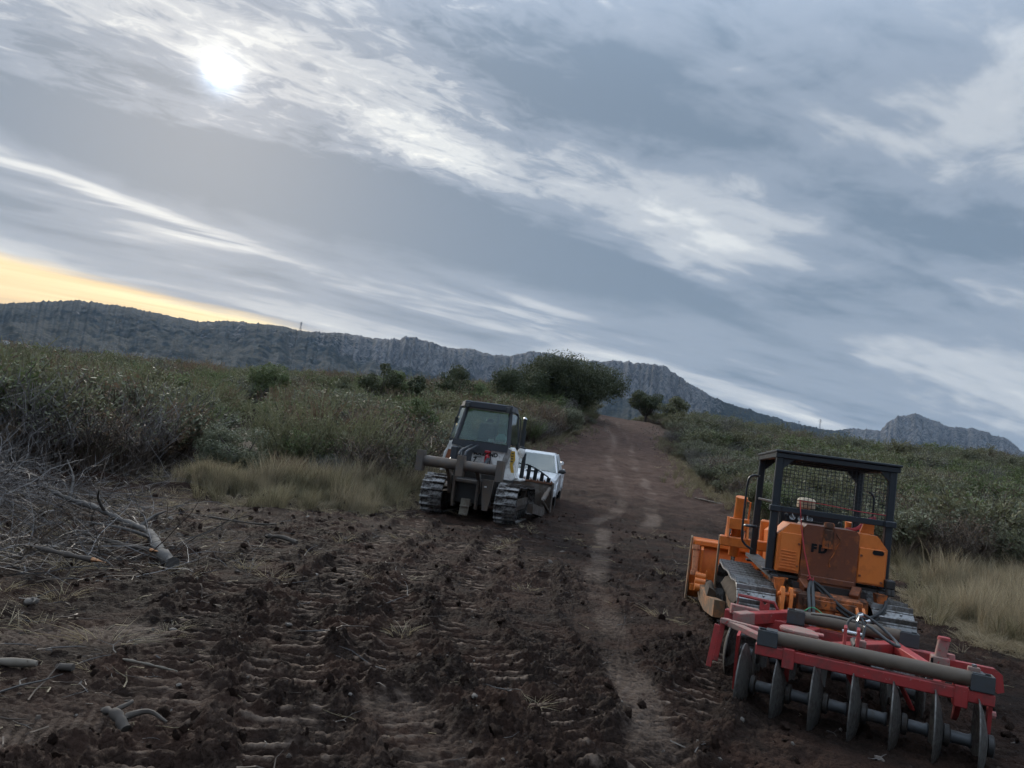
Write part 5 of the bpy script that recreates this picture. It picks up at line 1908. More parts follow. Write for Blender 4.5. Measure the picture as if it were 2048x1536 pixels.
    MB().tube(curve_pts([(.07, .30, .74), (.08, .34, .88), (.03, .40, .93), (-.04, .38, .90), (-.06, .36, .82), (.0, .30, .78)], 8), .012, 8).build('hose', RUBBER_GREY, T)
    for p in ((.02, .34, .90), (.08, .33, .86)):
        MB().tube([p, (p[0] + .01, p[1] + .02, p[2] + .05), (p[0] + .04, p[1] + .04, p[2] + .06)], .015, 8).build('hose_fitting', CHROME, T)
    q = MB().tube(curve_pts([(-.42, 1.12, .80), (-.34, 1.18, .84), (-.22, 1.12, .79), (-.12, 1.14, .77)], 6), .005, 5)
    q.build('green_twine', GREEN_CORD, T)
    MB().bar((.60, .05, .50), (.80, .60, .58), .06, .06).build('frame_member', RED, T)


build_harrow()

# ------------------------------------------------------------------ white bulldozer
WHITE = paint('white_paint', (.80, .79, .76), (.16, .125, .095), .34, .45, 0, 2.2, True, (.10, .06, .04), .25)
WHITE_CLEAN = paint('white_car_paint', (.70, .71, .72), (.20, .16, .13), .14, .22, 0, 1.5, False)
CAB_GREY = paint('cab_grey', (.036, .041, .050), (.085, .075, .065), .25, .5, 0, 3.0, True)
IRON_BROWN = paint('ripper_iron', (.11, .096, .086), (.17, .13, .10), .50, .55, .25, 3.0, True, (.20, .19, .18), .3)
MUD_IRON = paint('mud_caked_iron', (.115, .100, .088), (.075, .055, .042), .60, .75, .1, 3.0, True)
YELLOW = flat_mat('yellow_decal', (.56, .33, .035), .5, 0, .35, 14)
ORANGE_DECAL = flat_mat('brown_orange_decal', (.27, .085, .03), .55, 0, .3, 10)
EXTING_RED = flat_mat('red_enamel', (.36, .012, .02), .3, 0, .2)
BLACK_INK = flat_mat('black_lettering', (.025, .022, .02), .5, 0, .2)
RUST_EDGE = flat_mat('rusty_edge', (.26, .125, .075), .8, 0, .4, 8)
PLASTIC = flat_mat('black_plastic', (.018, .019, .02), .45)
TYRE = flat_mat('tyre_rubber', (.022, .021, .02), .8, 0, .3, 12)
WHITE_BAG = flat_mat('pale_bag', (.42, .62, .58), .6, 0, .2)


def glass_mat(name, tint, alpha=.55, rough=.04):
    """window pane: tinted clear sheet with a reflecting surface"""
    m = bpy.data.materials.new(name)
    m.use_nodes = True
    nt = m.node_tree
    nt.nodes.clear()
    tr = nt.nodes.new('ShaderNodeBsdfTransparent')
    tr.inputs[0].default_value = (*tint, 1)
    gl = nt.nodes.new('ShaderNodeBsdfGlossy')
    gl.inputs['Roughness'].default_value = rough
    gl.inputs[0].default_value = (.9, .95, .95, 1)
    df = nt.nodes.new('ShaderNodeBsdfDiffuse')
    df.inputs[0].default_value = (.20, .25, .23, 1)
    fr = nt.nodes.new('ShaderNodeFresnel')
    fr.inputs[0].default_value = 1.5
    m1 = nt.nodes.new('ShaderNodeMixShader')
    m1.inputs[0].default_value = alpha
    nt.links.new(tr.outputs[0], m1.inputs[1])
    nt.links.new(df.outputs[0], m1.inputs[2])
    m2 = nt.nodes.new('ShaderNodeMixShader')
    k = S(nt, fr.outputs[0]) * 1.0 + .06
    nt.links.new(k.clamp().k, m2.inputs[0])
    nt.links.new(m1.outputs[0], m2.inputs[1])
    nt.links.new(gl.outputs[0], m2.inputs[2])
    out = nt.nodes.new('ShaderNodeOutputMaterial')
    nt.links.new(m2.outputs[0], out.inputs[0])
    return m


GLASS = glass_mat('cab_glass', (.78, .88, .84), .10)
GLASS_PAINTED_SHEEN = glass_mat('cab_glass_painted_sheen', (.7, .8, .76), .55)  # pale diffuse colour stands in for the reflection on the left pane
GLASS_DARK = glass_mat('windscreen', (.18, .23, .24), .25)


def quad_pane(name, pts, mat, parent, thick=.012):
    a, b, c, d = [Vector(p) for p in pts]
    n = (b - a).cross(d - a).normalized() * thick
    return MB().loft([[a, b, c, d], [a + n, b + n, c + n, d + n]]).build(name, mat, parent)


def build_white_dozer():
    T = empty('white_bulldozer', (-.68, 21.3, gz(-.68, 22.5) - .06), 10)
    tag(T, 'large white crawler bulldozer with grey cab and rear ripper beam, parked on the track', 'bulldozer')
    path = track_path(0.0, .575, .50, 2.95, .53, .455)
    for s in (-1, 1):
        make_track(T, s * 1.05, path, .205, .61, .068, SHOE_MUDDY, DARK_IRON, .1 if s < 0 else .5)
        wheel_disc(T, 'sprocket', (s * 1.05, 0, .575), .41, .09, MUD_IRON, 25)
        wheel_disc(T, 'idler', (s * 1.05, 2.95, .53), .36, .13, MUD_IRON)
        f = MB().box((s * 1.05, 1.5, .50), (.30, 2.3, .30), .03)
        f.box((s * 1.22, 1.5, .60), (.03, 2.1, .22), .01)
        fb = f.build('track_frame', MUD_IRON, T)
        for k in range(6):
            MB().lathe([(.03, -.17), (.12, -.16), (.12, -.07), (.10, -.06), (.10, .06), (.12, .07), (.12, .16), (.03, .17)], (s * 1.05, .55 + k * .38, .22), (1, 0, 0), 16).build('roller', DARK_IRON, fb)
    MB().box((0, 1.6, .95), (1.26, 3.2, .75), .04).build('hull', DARK_IRON, T)
    MB().box((0, -.12, .78), (1.10, .50, .72), .05).build('rear_case', BLACK_OIL, T)
    # rear tank and body
    def ring(y, w, zt):
        return [(-w - .12, y, 1.30), (w + .06, y, 1.30), (w + .02, y, zt - .22), (w - .12, y, zt), (-w + .10, y, zt), (-w - .06, y, zt - .35)]
    BD = MB().loft([ring(.30, 1.0, 2.12), ring(1.0, 1.0, 2.16)]).build('rear_body', WHITE, T)
    MB().prism([(.33, 1.44), (1.05, 1.44), (1.12, 1.30), (1.0, 1.22), (.33, 1.22)], 'y', .27, 1.0).build('lower_side', WHITE, BD)
    MB().prism([(.58, 1.34), (.74, 1.34), (.90, 2.06), (.76, 2.12)], 'y', .255, .33).build('grey_panel', paint('pale_grey_paint', (.30, .29, .28), (.14, .11, .09), .4, .55), BD)
    dec = MB().prism([(.86, 2.05), (1.0, 2.05), (1.04, 1.80), (.98, 1.68), (1.05, 1.44), (.97, 1.42), (.90, 1.66), (.90, 1.84)], 'y', .278, .298)
    dec.build('warning_decal', YELLOW, BD)
    for k in range(4):
        MB().box((.945, .272, 1.98 - k * .075), (.07, .006, .03), .001).build('decal_print', BLACK_INK, BD)
    MB().prism([(-1.00, 1.60), (-.80, 1.60), (-.76, 1.86), (-.94, 1.86)], 'y', .275, .298).build('side_decal', ORANGE_DECAL, BD)
    for x in (-1.10, -.66):
        MB().bar((x, .28, 1.45), (x + .18, .28, 2.10), .03, .03).build('seam_strip', WHITE, BD)
    o = obj('lettering', text_mesh('lettering', 'HOLLAND', .165, BLACK_INK, .002, .008), BD)
    o.location = (.13, .294, 1.86)
    o.rotation_euler = (R(90), 0, 0)
    o = obj('lettering', text_mesh('lettering', '7', .19, BLACK_INK, .002, .007), BD)
    o.location = (-.13, .294, 1.66)
    o.rotation_euler = (R(90), 0, 0)
    MB().bar((-.14, .29, 1.765), (.06, .29, 1.765), .02, .012).build('lettering_rule', BLACK_INK, BD)
    # extinguisher
    e = MB().lathe([(.0, 0), (.065, .01), (.07, .03), (.07, .28), (.05, .34), (.025, .36), (.025, .40), (0, .41)], (.235, .20, 1.50), (0, 0, 1), 18)
    E_ = e.build('extinguisher', EXTING_RED, T)
    MB().box((.235, .19, 1.93), (.16, .08, .07), .01).build('extinguisher_head', EXTING_RED, E_)
    MB().bar((.33, .23, 1.50), (.33, .23, 1.86), .03, .03).build('extinguisher_bracket', BLACK_STEEL, E_)
    # cab
    cabf = MB()
    zb, zt = 2.12, 3.18
    B4 = {'RL': (-.80, .46, zb), 'RR': (.76, .46, zb), 'FL': (-1.10, 1.05, zb), 'FR': (.82, 1.75, zb)}
    T4 = {'RL': (-.64, .66, zt), 'RR': (.66, .66, zt), 'FL': (-.90, 1.05, zt), 'FR': (.70, 1.65, zt)}
    CAB = empty_part('cab', T)
    for k in B4:
        MB().bar(B4[k], T4[k], .10, .10, .015).build('pillar', CAB_GREY, CAB)
    MB().loft([[(-.70, .52, 3.18), (.72, .52, 3.18), (.76, 1.5, 3.18), (.66, 1.9, 3.18), (-.6, 1.9, 3.18), (-.95, 1.08, 3.18)], [(-.68, .54, 3.34), (.70, .54, 3.34), (.72, 1.5, 3.33), (.60, 1.86, 3.33), (-.56, 1.86, 3.33), (-.90, 1.08, 3.33)]]).build('cab_roof', CAB_GREY, CAB)
    MB().box((.01, .55, 3.245), (1.42, .16, .20), .03).build('roof_visor', CAB_GREY, CAB)
    for x in (-.60, .62):
        l = MB().box((x, .455, 3.20), (.15, .06, .15), .015).build('work_lamp', PLASTIC, CAB)
        MB().cyl((x, .43, 3.20), (x, .42, 3.20), .05, .05, 16).build('lens', GREY_STEEL, l)
    MB().prism([(-.83, 2.18), (.80, 2.18), (.78, 1.98), (.30, 1.98), (.12, 1.86), (-.20, 1.86), (-.60, 2.0), (-.86, 2.02)], 'y', .235, .50).build('cab_sill', CAB_GREY, CAB)
    MB().box((0, .80, 2.10), (1.58, .7, .10), .01).build('cab_floor', CAB_GREY, CAB)
    quad_pane('rear_window', [(-.74, .50, 2.20), (.70, .50, 2.20), (.60, .67, 3.12), (-.59, .67, 3.12)], GLASS, CAB)
    quad_pane('left_window', [(-.86, .52, 2.2), (-.68, .70, 3.12), (-.91, 1.02, 3.12), (-1.11, 1.02, 2.2)], GLASS_PAINTED_SHEEN, CAB)
    quad_pane('right_window', [(.80, .56, 2.2), (.84, 1.70, 2.2), (.72, 1.60, 3.12), (.68, .72, 3.12)], GLASS, CAB)
    quad_pane('front_window', [(-1.04, 1.10, 2.2), (-.86, 1.10, 3.12), (.66, 1.68, 3.12), (.78, 1.78, 2.2)], GLASS, CAB)
    MB().box((-1.0, .92, 2.75), (.05, .10, .18), .012).build('door_handle', PLASTIC, CAB)
    MB().box((-.05, 1.30, 2.42), (.56, .16, .72), .06).build('seat', PLASTIC, CAB)
    MB().box((-.05, 1.08, 2.20), (.56, .5, .16), .05).build('seat_cushion', PLASTIC, CAB)
    MB().lathe([(.02, 0), (.10, .01), (.13, .05), (.10, .11), (.0, .14)], (-.05, 1.32, 2.80), (0, 0, 1), 16).build('headrest', PLASTIC, CAB)
    MB().bar((.10, 1.85, 2.3), (.10, 1.80, 3.12), .07, .05).build('console_post', PLASTIC, CAB)
    bg = MB()
    g = np.random.default_rng(4)
    bg.loft([[(.48 + .17 * math.cos(a) * q + .03 * g.normal(), .66 + .07 * math.sin(a) * q, 2.26 + h + .02 * g.normal()) for a in [2 * math.pi * k / 9 for k in range(9)]] for q, h in ((.8, 0), (1, .06), (.9, .14), (.45, .22))])
    bg.build('bag', WHITE_BAG, CAB, 20)
    MB().box((.22, .512, 2.27), (.16, .006, .09), .001).build('window_sticker', flat_mat('sticker', (.5, .55, .52), .5), CAB)
    MB().tube(curve_pts([(.82, 1.1, 3.05), (.90, 1.1, 3.02), (.93, 1.1, 2.8), (.93, 1.12, 2.35), (.88, 1.12, 2.2)], 5), .016, 6).build('grab_rail', BLACK_STEEL, CAB)
    MB().tube(curve_pts([(-.55, 1.0, 3.34), (-.55, 1.6, 3.40), (.6, 1.6, 3.38), (.84, 1.5, 3.30)], 4), .012, 6).build('roof_rail', BLACK_STEEL, CAB)
    # hood and stack
    MB().loft([[(-.55, y, 1.3), (.55, y, 1.3), (.58, y, z - .1), (.46, y, z), (-.46, y, z), (-.58, y, z - .1)] for y, z in ((2.0, 2.12), (4.0, 1.98))]).build('hood', WHITE, T)
    ex = MB().cyl((.86, 2.3, 2.10), (.86, 2.3, 3.08), .055, .055, 16)
    ex.cyl((.86, 2.3, 2.15), (.86, 2.3, 2.75), .085, .085, 16)
    EX = ex.build('exhaust_stack', BLACK_STEEL, T)
    MB().cyl((.86, 2.28, 3.08), (.88, 2.30, 3.12), .075, .07, 16).build('rain_cap', CHROME, EX)
    ac = MB().lathe([(0, -.14), (.09, -.13), (.115, -.06), (.115, .10), (.08, .15), (0, .16)], (.92, 1.95, 2.02), (.2, 0, 1), 18)
    ac.build('air_cleaner', WHITE, T)
    MB().tube([(.78, 1.95, 2.16), (.90, 1.95, 2.22), (1.05, 1.95, 2.18)], .025, 8).build('mirror_arm', BLACK_STEEL, T)
    MB().cyl((.98, 2.35, 1.25), (.98, 2.35, 2.05), .06, .06, 12).build('lift_ram', BLACK_STEEL, T)
    MB().box((1.02, 1.2, 1.25), (.34, 1.2, .06), .01).build('fender', WHITE, T)
    MB().box((-1.02, 1.2, 1.25), (.34, 1.2, .06), .01).build('fender', WHITE, T)
    # ripper: beam with three shank pockets, arms and linkage
    yb, zb2 = -1.05, 1.47
    bm_ = MB().cyl((-1.32, yb, zb2), (.93, yb, zb2), .145, .145, 28).build('ripper_beam', IRON_BROWN, T)
    for x in (-1.30, -.18, .90):
        p = MB()
        for (cx, cy, sx, sy) in ((-.075, 0, .035, .26), (.075, 0, .035, .26), (0, .12, .19, .035), (0, -.165, .185, .03)):
            p.box((x + cx, yb + cy - .06, zb2 - .01), (sx, sy, .56), .006)
        p.build('shank_pocket', IRON_BROWN, T)
    for s in (-1, 1):
        MB().loft([[(s * .42 - .17 - .05, y, z - .10), (s * .42 - .17 + .05, y, z - .10), (s * .42 - .17 + .05, y, z + .10), (s * .42 - .17 - .05, y, z + .10)] for y, z in ((yb + .08, zb2 - .02), (-.6, 1.2), (-.3, .75))]).build('ripper_arm', IRON_BROWN, T)
    lk = MB()
    for x in (-.30, -.14):
        lk.tube(curve_pts([(x, yb + .02, zb2 + .25), (x, yb + .18, 1.86), (x + .05, -.35, 1.98), (x + .06, .15, 2.06)], 5), .035, 6)
    lk.build('tilt_link', CAB_GREY, T)
    for x in (-.60, -.27):
        MB().box((x, -.18, 1.72), (.19, .5, .5), .03).build('link_guard', CAB_GREY, T)
    for x in (-.62, .36):
        c = MB().cyl((x - .02, -.15, 1.72), (x, yb + .15, 1.40), .055, .055, 14)
        c.build('ripper_ram', BLACK_STEEL, T)
    MB().box((-.08, -.45, 1.06), (.66, .30, .10), .02).build('frame_cross', IRON_BROWN, T)
    for x in (-.42, .24):
        MB().prism([(-.66, 1.16), (-.30, 1.16), (-.26, .30), (-.56, .34), (-.64, .7)], 'x', x - .025, x + .025).build('frame_side', IRON_BROWN, T)
    MB().prism([(.34, 1.18), (.66, 1.18), (.62, .62), (.58, .34), (.44, .34), (.40, .62)], 'y', -.58, -.48).build('counter_plate', IRON_BROWN, T)
    MB().box((.46, -.60, .98), (.07, .012, .04), .002).build('plate_tag', WHITE, T)
    db = MB().prism([(-.11, .60), (.13, .60), (.10, .16), (-.13, .16)], 'y', -.80, -.72)
    db.bar((0, -.78, .42), (0, -.2, .46), .2, .10)
    db.box((-.01, -.83, .40), (.22, .05, .03), .005)
    db.build('drawbar', paint('pale_dusty_iron', (.20, .18, .14), (.12, .09, .07), .4, .6, .1), T)
    # blade, push arms, braces
    def bl(x, top):
        f = [(4.55, .10), (4.36, .25), (4.28, .55), (4.30, .90), (4.42, top)]
        b = [(4.36, top), (4.22, .90), (4.20, .55), (4.28, .22), (4.46, .08)]
        return [(x, y, z) for y, z in f + b]
    BL = MB().loft([bl(-1.78, 1.17), bl(0, 1.22), bl(1.78, 1.17)]).build('blade', MUD_IRON, T)
    MB().bar((-1.76, 4.35, 1.19), (1.76, 4.35, 1.17), .10, .06).build('blade_lip', RUST_EDGE, BL)
    sg = []
    for k in range(15):
        x = -1.62 + k * 3.24 / 14
        top = 1.70 - .36 * max(0, (abs(x) - .85) / .8) ** 1.3
        sg.append((x, top))
        MB().bar((x - .02, 4.34, 1.19), (x, 4.28, top), .125, .04, .004).build('guard_bar', BLACK_STEEL, BL)
        MB().prism([(x + .07, 1.19), (x + .17, 1.19), (x + .08, 1.28)], 'y', 4.27, 4.31).build('guard_gusset', RUST_EDGE, BL)
    MB().tube([(x, 4.27, z + .005) for x, z in sg], .025, 6).build('guard_rail', BLACK_STEEL, BL)
    for s in (-1, 1):
        MB().prism([(4.55, .05), (4.50, 1.20), (4.20, 1.20), (4.14, .5), (4.25, .05)], 'x', s * 1.79 - .02, s * 1.79 + .02).build('blade_end', MUD_IRON, BL)
        MB().loft([[(s * (1.48 + a), y, z - .14), (s * (1.66 + a), y, z - .14), (s * (1.66 + a), y, z + .14), (s * (1.48 + a), y, z + .14)] for y, z, a in ((4.25, .24, .02), (3.4, .26, .0), (1.6, .44, -.03), (1.2, .46, -.05))]).build('push_arm', MUD_IRON, T)
        b = MB().cyl((s * 1.70, 4.18, 1.02), (s * 1.60, 3.35, .60), .055, .055, 12)
        b.cyl((s * 1.66, 3.85, .85), (s * 1.61, 3.42, .63), .075, .075, 12)
        b.build('brace', ORANGE_PALE if False else IRON_BROWN, T)
        MB().cyl((s * 1.61, 3.40, .60), (s * 1.72, 4.15, .32), .05, .05, 12).build('brace', MUD_IRON, T)


def empty_part(name, parent):
    o = bpy.data.objects.new(name, None)
    o.empty_display_size = .2
    return link(o, parent)


build_white_dozer()


# ------------------------------------------------------------------ pickup
def build_pickup():
    px_, py_ = 1.06, 26.1
    T = empty('pickup_truck', (px_, py_, float(base_h(np.array([px_]), np.array([py_ + 1.5]))[0]) + .02), 187.5)
    T.rotation_euler[0] = R(-2.2)
    tag(T, 'white double cab pickup truck facing the camera behind the bulldozer blade', 'pickup')
    # local: +y is the truck's nose; origin under the front bumper
    def sec(y, hw, zb, zt, crown=.03, r=.08):
        return [(-hw + r * .3, y, zb), (hw - r * .3, y, zb), (hw, y, zb + r), (hw, y, zt - r), (hw - r, y, zt), (0, y, zt + crown), (-hw + r, y, zt), (-hw, y, zt - r), (-hw, y, zb + r)]
    nose = MB().loft([sec(-.02, .72, .42, .92, .02), sec(-.10, .84, .38, .98), sec(-.30, .90, .36, 1.02), sec(-.75, .915, .36, 1.07, .035), sec(-1.22, .92, .36, 1.12, .04)])
    BODY = nose.build('front_body', WHITE_CLEAN, T, 40)
    MB().loft([sec(-1.22, .92, .34, 1.12, .0), sec(-2.0, .925, .34, 1.13, .0), sec(-3.28, .925, .36, 1.13, .0)]).build('door_body', WHITE_CLEAN, T, 40)
    bedm = MB()
    for s in (-1, 1):
        bedm.box((s * .89, -4.15, .82), (.09, 1.66, .64), .03)
    bedm.box((0, -4.95, .80), (1.78, .07, .60), .03)
    bedm.box((0, -4.15, .55), (1.7, 1.62, .08), .01)
    bedm.build('load_bed', WHITE_CLEAN, T)
    # cabin: roof and pillars
    zr = 1.76
    MB().loft([[(-.62, -1.92, zr - .04), (.62, -1.92, zr - .04), (.64, -2.0, zr + .01), (-.64, -2.0, zr + .01)],
               [(-.66, -2.3, zr - .05), (.66, -2.3, zr - .05), (.62, -2.3, zr + .045), (-.62, -2.3, zr + .045)],
               [(-.67, -3.1, zr - .05), (.67, -3.1, zr - .05), (.62, -3.1, zr + .03), (-.62, -3.1, zr + .03)]]).build('roof', WHITE_CLEAN, T, 50)
    for s in (-1, 1):
        MB().bar((s * .84, -1.20, 1.10), (s * .645, -1.97, zr - .01), .07, .08, .015).build('pillar', WHITE_CLEAN, T)
        MB().bar((s * .87, -2.30, 1.12), (s * .665, -2.34, zr - .02), .06, .10, .015).build('pillar', WHITE_CLEAN, T)
        MB().bar((s * .87, -3.24, 1.12), (s * .665, -3.10, zr - .02), .07, .12, .015).build('pillar', WHITE_CLEAN, T)
        quad_pane('side_window', [(s * .875, -1.32, 1.13), (s * .875, -2.26, 1.13), (s * .675, -2.30, zr - .05), (s * .66, -2.0, zr - .05)], GLASS_DARK, T, .006)
        quad_pane('side_window', [(s * .875, -2.38, 1.13), (s * .875, -3.2, 1.13), (s * .675, -3.08, zr - .05), (s * .675, -2.38, zr - .05)], GLASS_DARK, T, .006)
        m = MB().loft([[(s * (1.02 + .13 * math.cos(a) * q), -1.38 + dy, 1.20 + .085 * math.sin(a) * q) for a in [2 * math.pi * k / 14 for k in range(14)]] for dy, q in ((.06, .55), (.03, .95), (-.03, 1.0))])
        m.bar((s * .88, -1.38, 1.14), (s * .96, -1.38, 1.17), .05, .05)
        m.build('door_mirror', PLASTIC, T, 50)
        hl = MB().loft([[(s * x, y, z) for x, y, z in r] for r in ([(.46, -.045, .70), (.80, -.13, .72), (.80, -.16, .94), (.50, -.075, .88)], [(.46, -.20, .70), (.83, -.28, .72), (.83, -.30, .96), (.50, -.22, .90)])])
        hl.build('headlight', flat_mat('headlight_glass', (.45, .47, .5), .12, .3), T)
        MB().lathe([(.02, 0), (.05, .005), (.05, .03), (0, .03)], (s * .66, -.07, .50), (0, 1, 0), 14).build('fog_lamp', CHROME, T)
        for yw in (-.86, -3.95):
            w = empty_part('wheel', T)
            w.location = (s * .78, yw, .37)
            MB().lathe([(.22, -.11), (.33, -.115), (.37, -.07), (.375, 0), (.37, .07), (.33, .115), (.22, .11)], (0, 0, 0), (1, 0, 0), 28).build('tyre', TYRE, w, 60)
            rim = MB().lathe([(.02, -.06), (.08, -.06), (.10, -.02), (.18, -.03), (.21, -.10), (.225, -.11), (.225, .11), (.21, .10), (.18, .05), (.08, .07), (.02, .07)], (0, 0, 0), (1, 0, 0), 24)
            rim.build('rim', GREY_STEEL, w)
            arch = MB()
            ring0 = [Vector((s * .925, yw + .46 * math.cos(a), .37 + .46 * math.sin(a))) for a in [math.pi * k / 12 for k in range(13)]]
            arch.tube(ring0, .03, 6)
            arch.build('wheel_arch', WHITE_CLEAN, T)
            MB().lathe([(0, 0), (.44, 0), (.44, .012), (0, .012)], (s * .918, yw, .37), (s, 0, 0), 24).build('arch_shade_disc', PLASTIC, T)  # flat black disc painting in the shade inside the wheel arch
        MB().bar((s * .935, -1.9, .98), (s * .935, -2.05, .98), .025, .03).build('door_handle', PLASTIC, T)
        MB().bar((s * .93, -2.32, .45), (s * .93, -2.32, 1.10), .008, .012).build('door_gap', PLASTIC, T)
    quad_pane('windscreen', [(-.80, -1.19, 1.13), (.80, -1.19, 1.13), (.62, -1.95, zr - .02), (-.62, -1.95, zr - .02)], GLASS_DARK, T, .008)
    quad_pane('rear_screen', [(-.78, -3.26, 1.16), (-.62, -3.14, zr - .04), (.62, -3.14, zr - .04), (.78, -3.26, 1.16)], GLASS_DARK, T, .008)
    for s in (-1, 1):
        MB().tube([(s * .10, -1.12, 1.155), (s * .55, -1.20, 1.17)], .012, 5).build('wiper', PLASTIC, T)
    sc_ = MB().loft([[(-.27, -.66, 1.09), (.27, -.66, 1.09), (.25, -.68, 1.165), (-.25, -.68, 1.165)], [(-.31, -1.08, 1.12), (.31, -1.08, 1.12), (.25, -1.05, 1.18), (-.25, -1.05, 1.18)]])
    SC = sc_.build('hood_scoop', WHITE_CLEAN, T)
    MB().box((0, -.655, 1.128), (.44, .02, .04), .006).build('scoop_mouth', HOLE, SC)
    MB().box((0, -.03, .76), (.74, .05, .20), .02).build('grille', PLASTIC, T)
    for z in (.71, .80):
        MB().box((0, .002, z), (.70, .02, .022), .005).build('grille_bar', GREY_STEEL, T)
    em = MB().tube([(.085 * math.cos(a), .012, .80 + .058 * math.sin(a)) for a in [2 * math.pi * k / 20 for k in range(21)]], .010, 6)
    em.tube([(.05 * math.cos(a), .014, .825 + .022 * math.sin(a)) for a in [2 * math.pi * k / 14 for k in range(15)]], .007, 5)
    em.tube([(.025 * math.cos(a), .014, .80 + .05 * math.sin(a)) for a in [2 * math.pi * k / 14 for k in range(15)]], .007, 5)
    em.build('emblem', CHROME, T)
    MB().loft([sec(.06, .60, .36, .60, 0, .05), sec(.02, .84, .36, .62, 0, .05), sec(-.30, .93, .36, .62, 0, .05)]).build('bumper', WHITE_CLEAN, T, 40)
    MB().box((0, .07, .50), (.72, .02, .12), .01).build('lower_grille', PLASTIC, T)
    MB().box((0, -2.4, 1.18), (1.3, .10, .5), .05).build('seat_row', PLASTIC, T)
    MB().box((0, -1.45, 1.12), (1.5, .35, .08), .03).build('dash_top', PLASTIC, T)
    for s in (-1, 1):
        MB().bar((s * .72, -3.42, 1.12), (s * .72, -3.42, 1.62), .05, .05).build('rack_post', WHITE_CLEAN, T)
    MB().bar((-.75, -3.42, 1.62), (.75, -3.42, 1.62), .05, .05).build('rack_bar', WHITE_CLEAN, T)
    for s in (-1,):
        MB().lathe([(0, 0), (.06, .0), (.075, .03), (.06, .08), (0, .09)], (s * .86, -3.5, 1.42), (0, 1, 0), 14).build('rack_lamp', WHITE_CLEAN, T)
    MB().tube([(.66, -1.3, 1.15), (.75, -1.9, 1.95)], .005, 4).build('aerial', PLASTIC, T)


build_pickup()

# ------------------------------------------------------------------ loose things on the ground
STONE = flat_mat('pale_stone', (.165, .142, .122), .9, 0, .5, 12, .6)
STONE_DARK = flat_mat('earthy_stone', (.13, .105, .088), .9, 0, .5, 12, .6)
DEAD_WOOD = flat_mat('weathered_wood', (.115, .104, .095), .9, 0, .55, 10, .6)
TORN_WOOD = flat_mat('torn_wood', (.42, .20, .09), .85, 0, .4, 14, .5)
PALE_WOOD = flat_mat('barkless_wood', (.19, .16, .125), .85, 0, .4, 14, .5)


def lump_mesh(name, seed, mat, sub=2, rough=.35, flat=.7):
    g = np.random.default_rng(seed)
    bm = bmesh.new()
    bmesh.ops.create_icosphere(bm, subdivisions=sub, radius=.5)
    a = np.array([v.co[:] for v in bm.verts])
    k = 1 + rough * (perlin(a[:, 0] * 2.6 + seed, a[:, 1] * 2.6 + a[:, 2] * 1.7, seed) + .6 * perlin(a[:, 0] * 5 + a[:, 2] * 4, a[:, 1] * 5, seed + 3))
    # a few flat broken faces
    for q in range(5):
        n = unit(g.normal(size=(1, 3)))[0]
        h = a @ n
        lim = .5 * (.62 + .2 * g.random())
        over = np.maximum(h - lim, 0)
        a = a - over[:, None] * n * .85
    a = a * k[:, None] * np.array([1, .75 + .25 * g.random(), flat])
    for v, p in zip(bm.verts, a):
        v.co = p
    me = bpy.data.meshes.new(name)
    bm.to_mesh(me)
    bm.free()
    me.polygons.foreach_set('use_smooth', np.ones(len(me.polygons), dtype=bool))
    me.set_sharp_from_angle(angle=R(38))
    me.materials.append(mat)
    return me


def free_spots(n, g, x0, x1, y0, y1, power=1.6):
    """random spots on the cleared ground, denser near by"""
    t = g.random(n) ** power
    y = y0 + (y1 - y0) * t
    x = g.uniform(-1, 1, n) * (y * .78 + 1.5) + 0
    k = (x > x0) & (x < x1) & (scrub_side(x, y) < .4)
    return x[k], y[k]


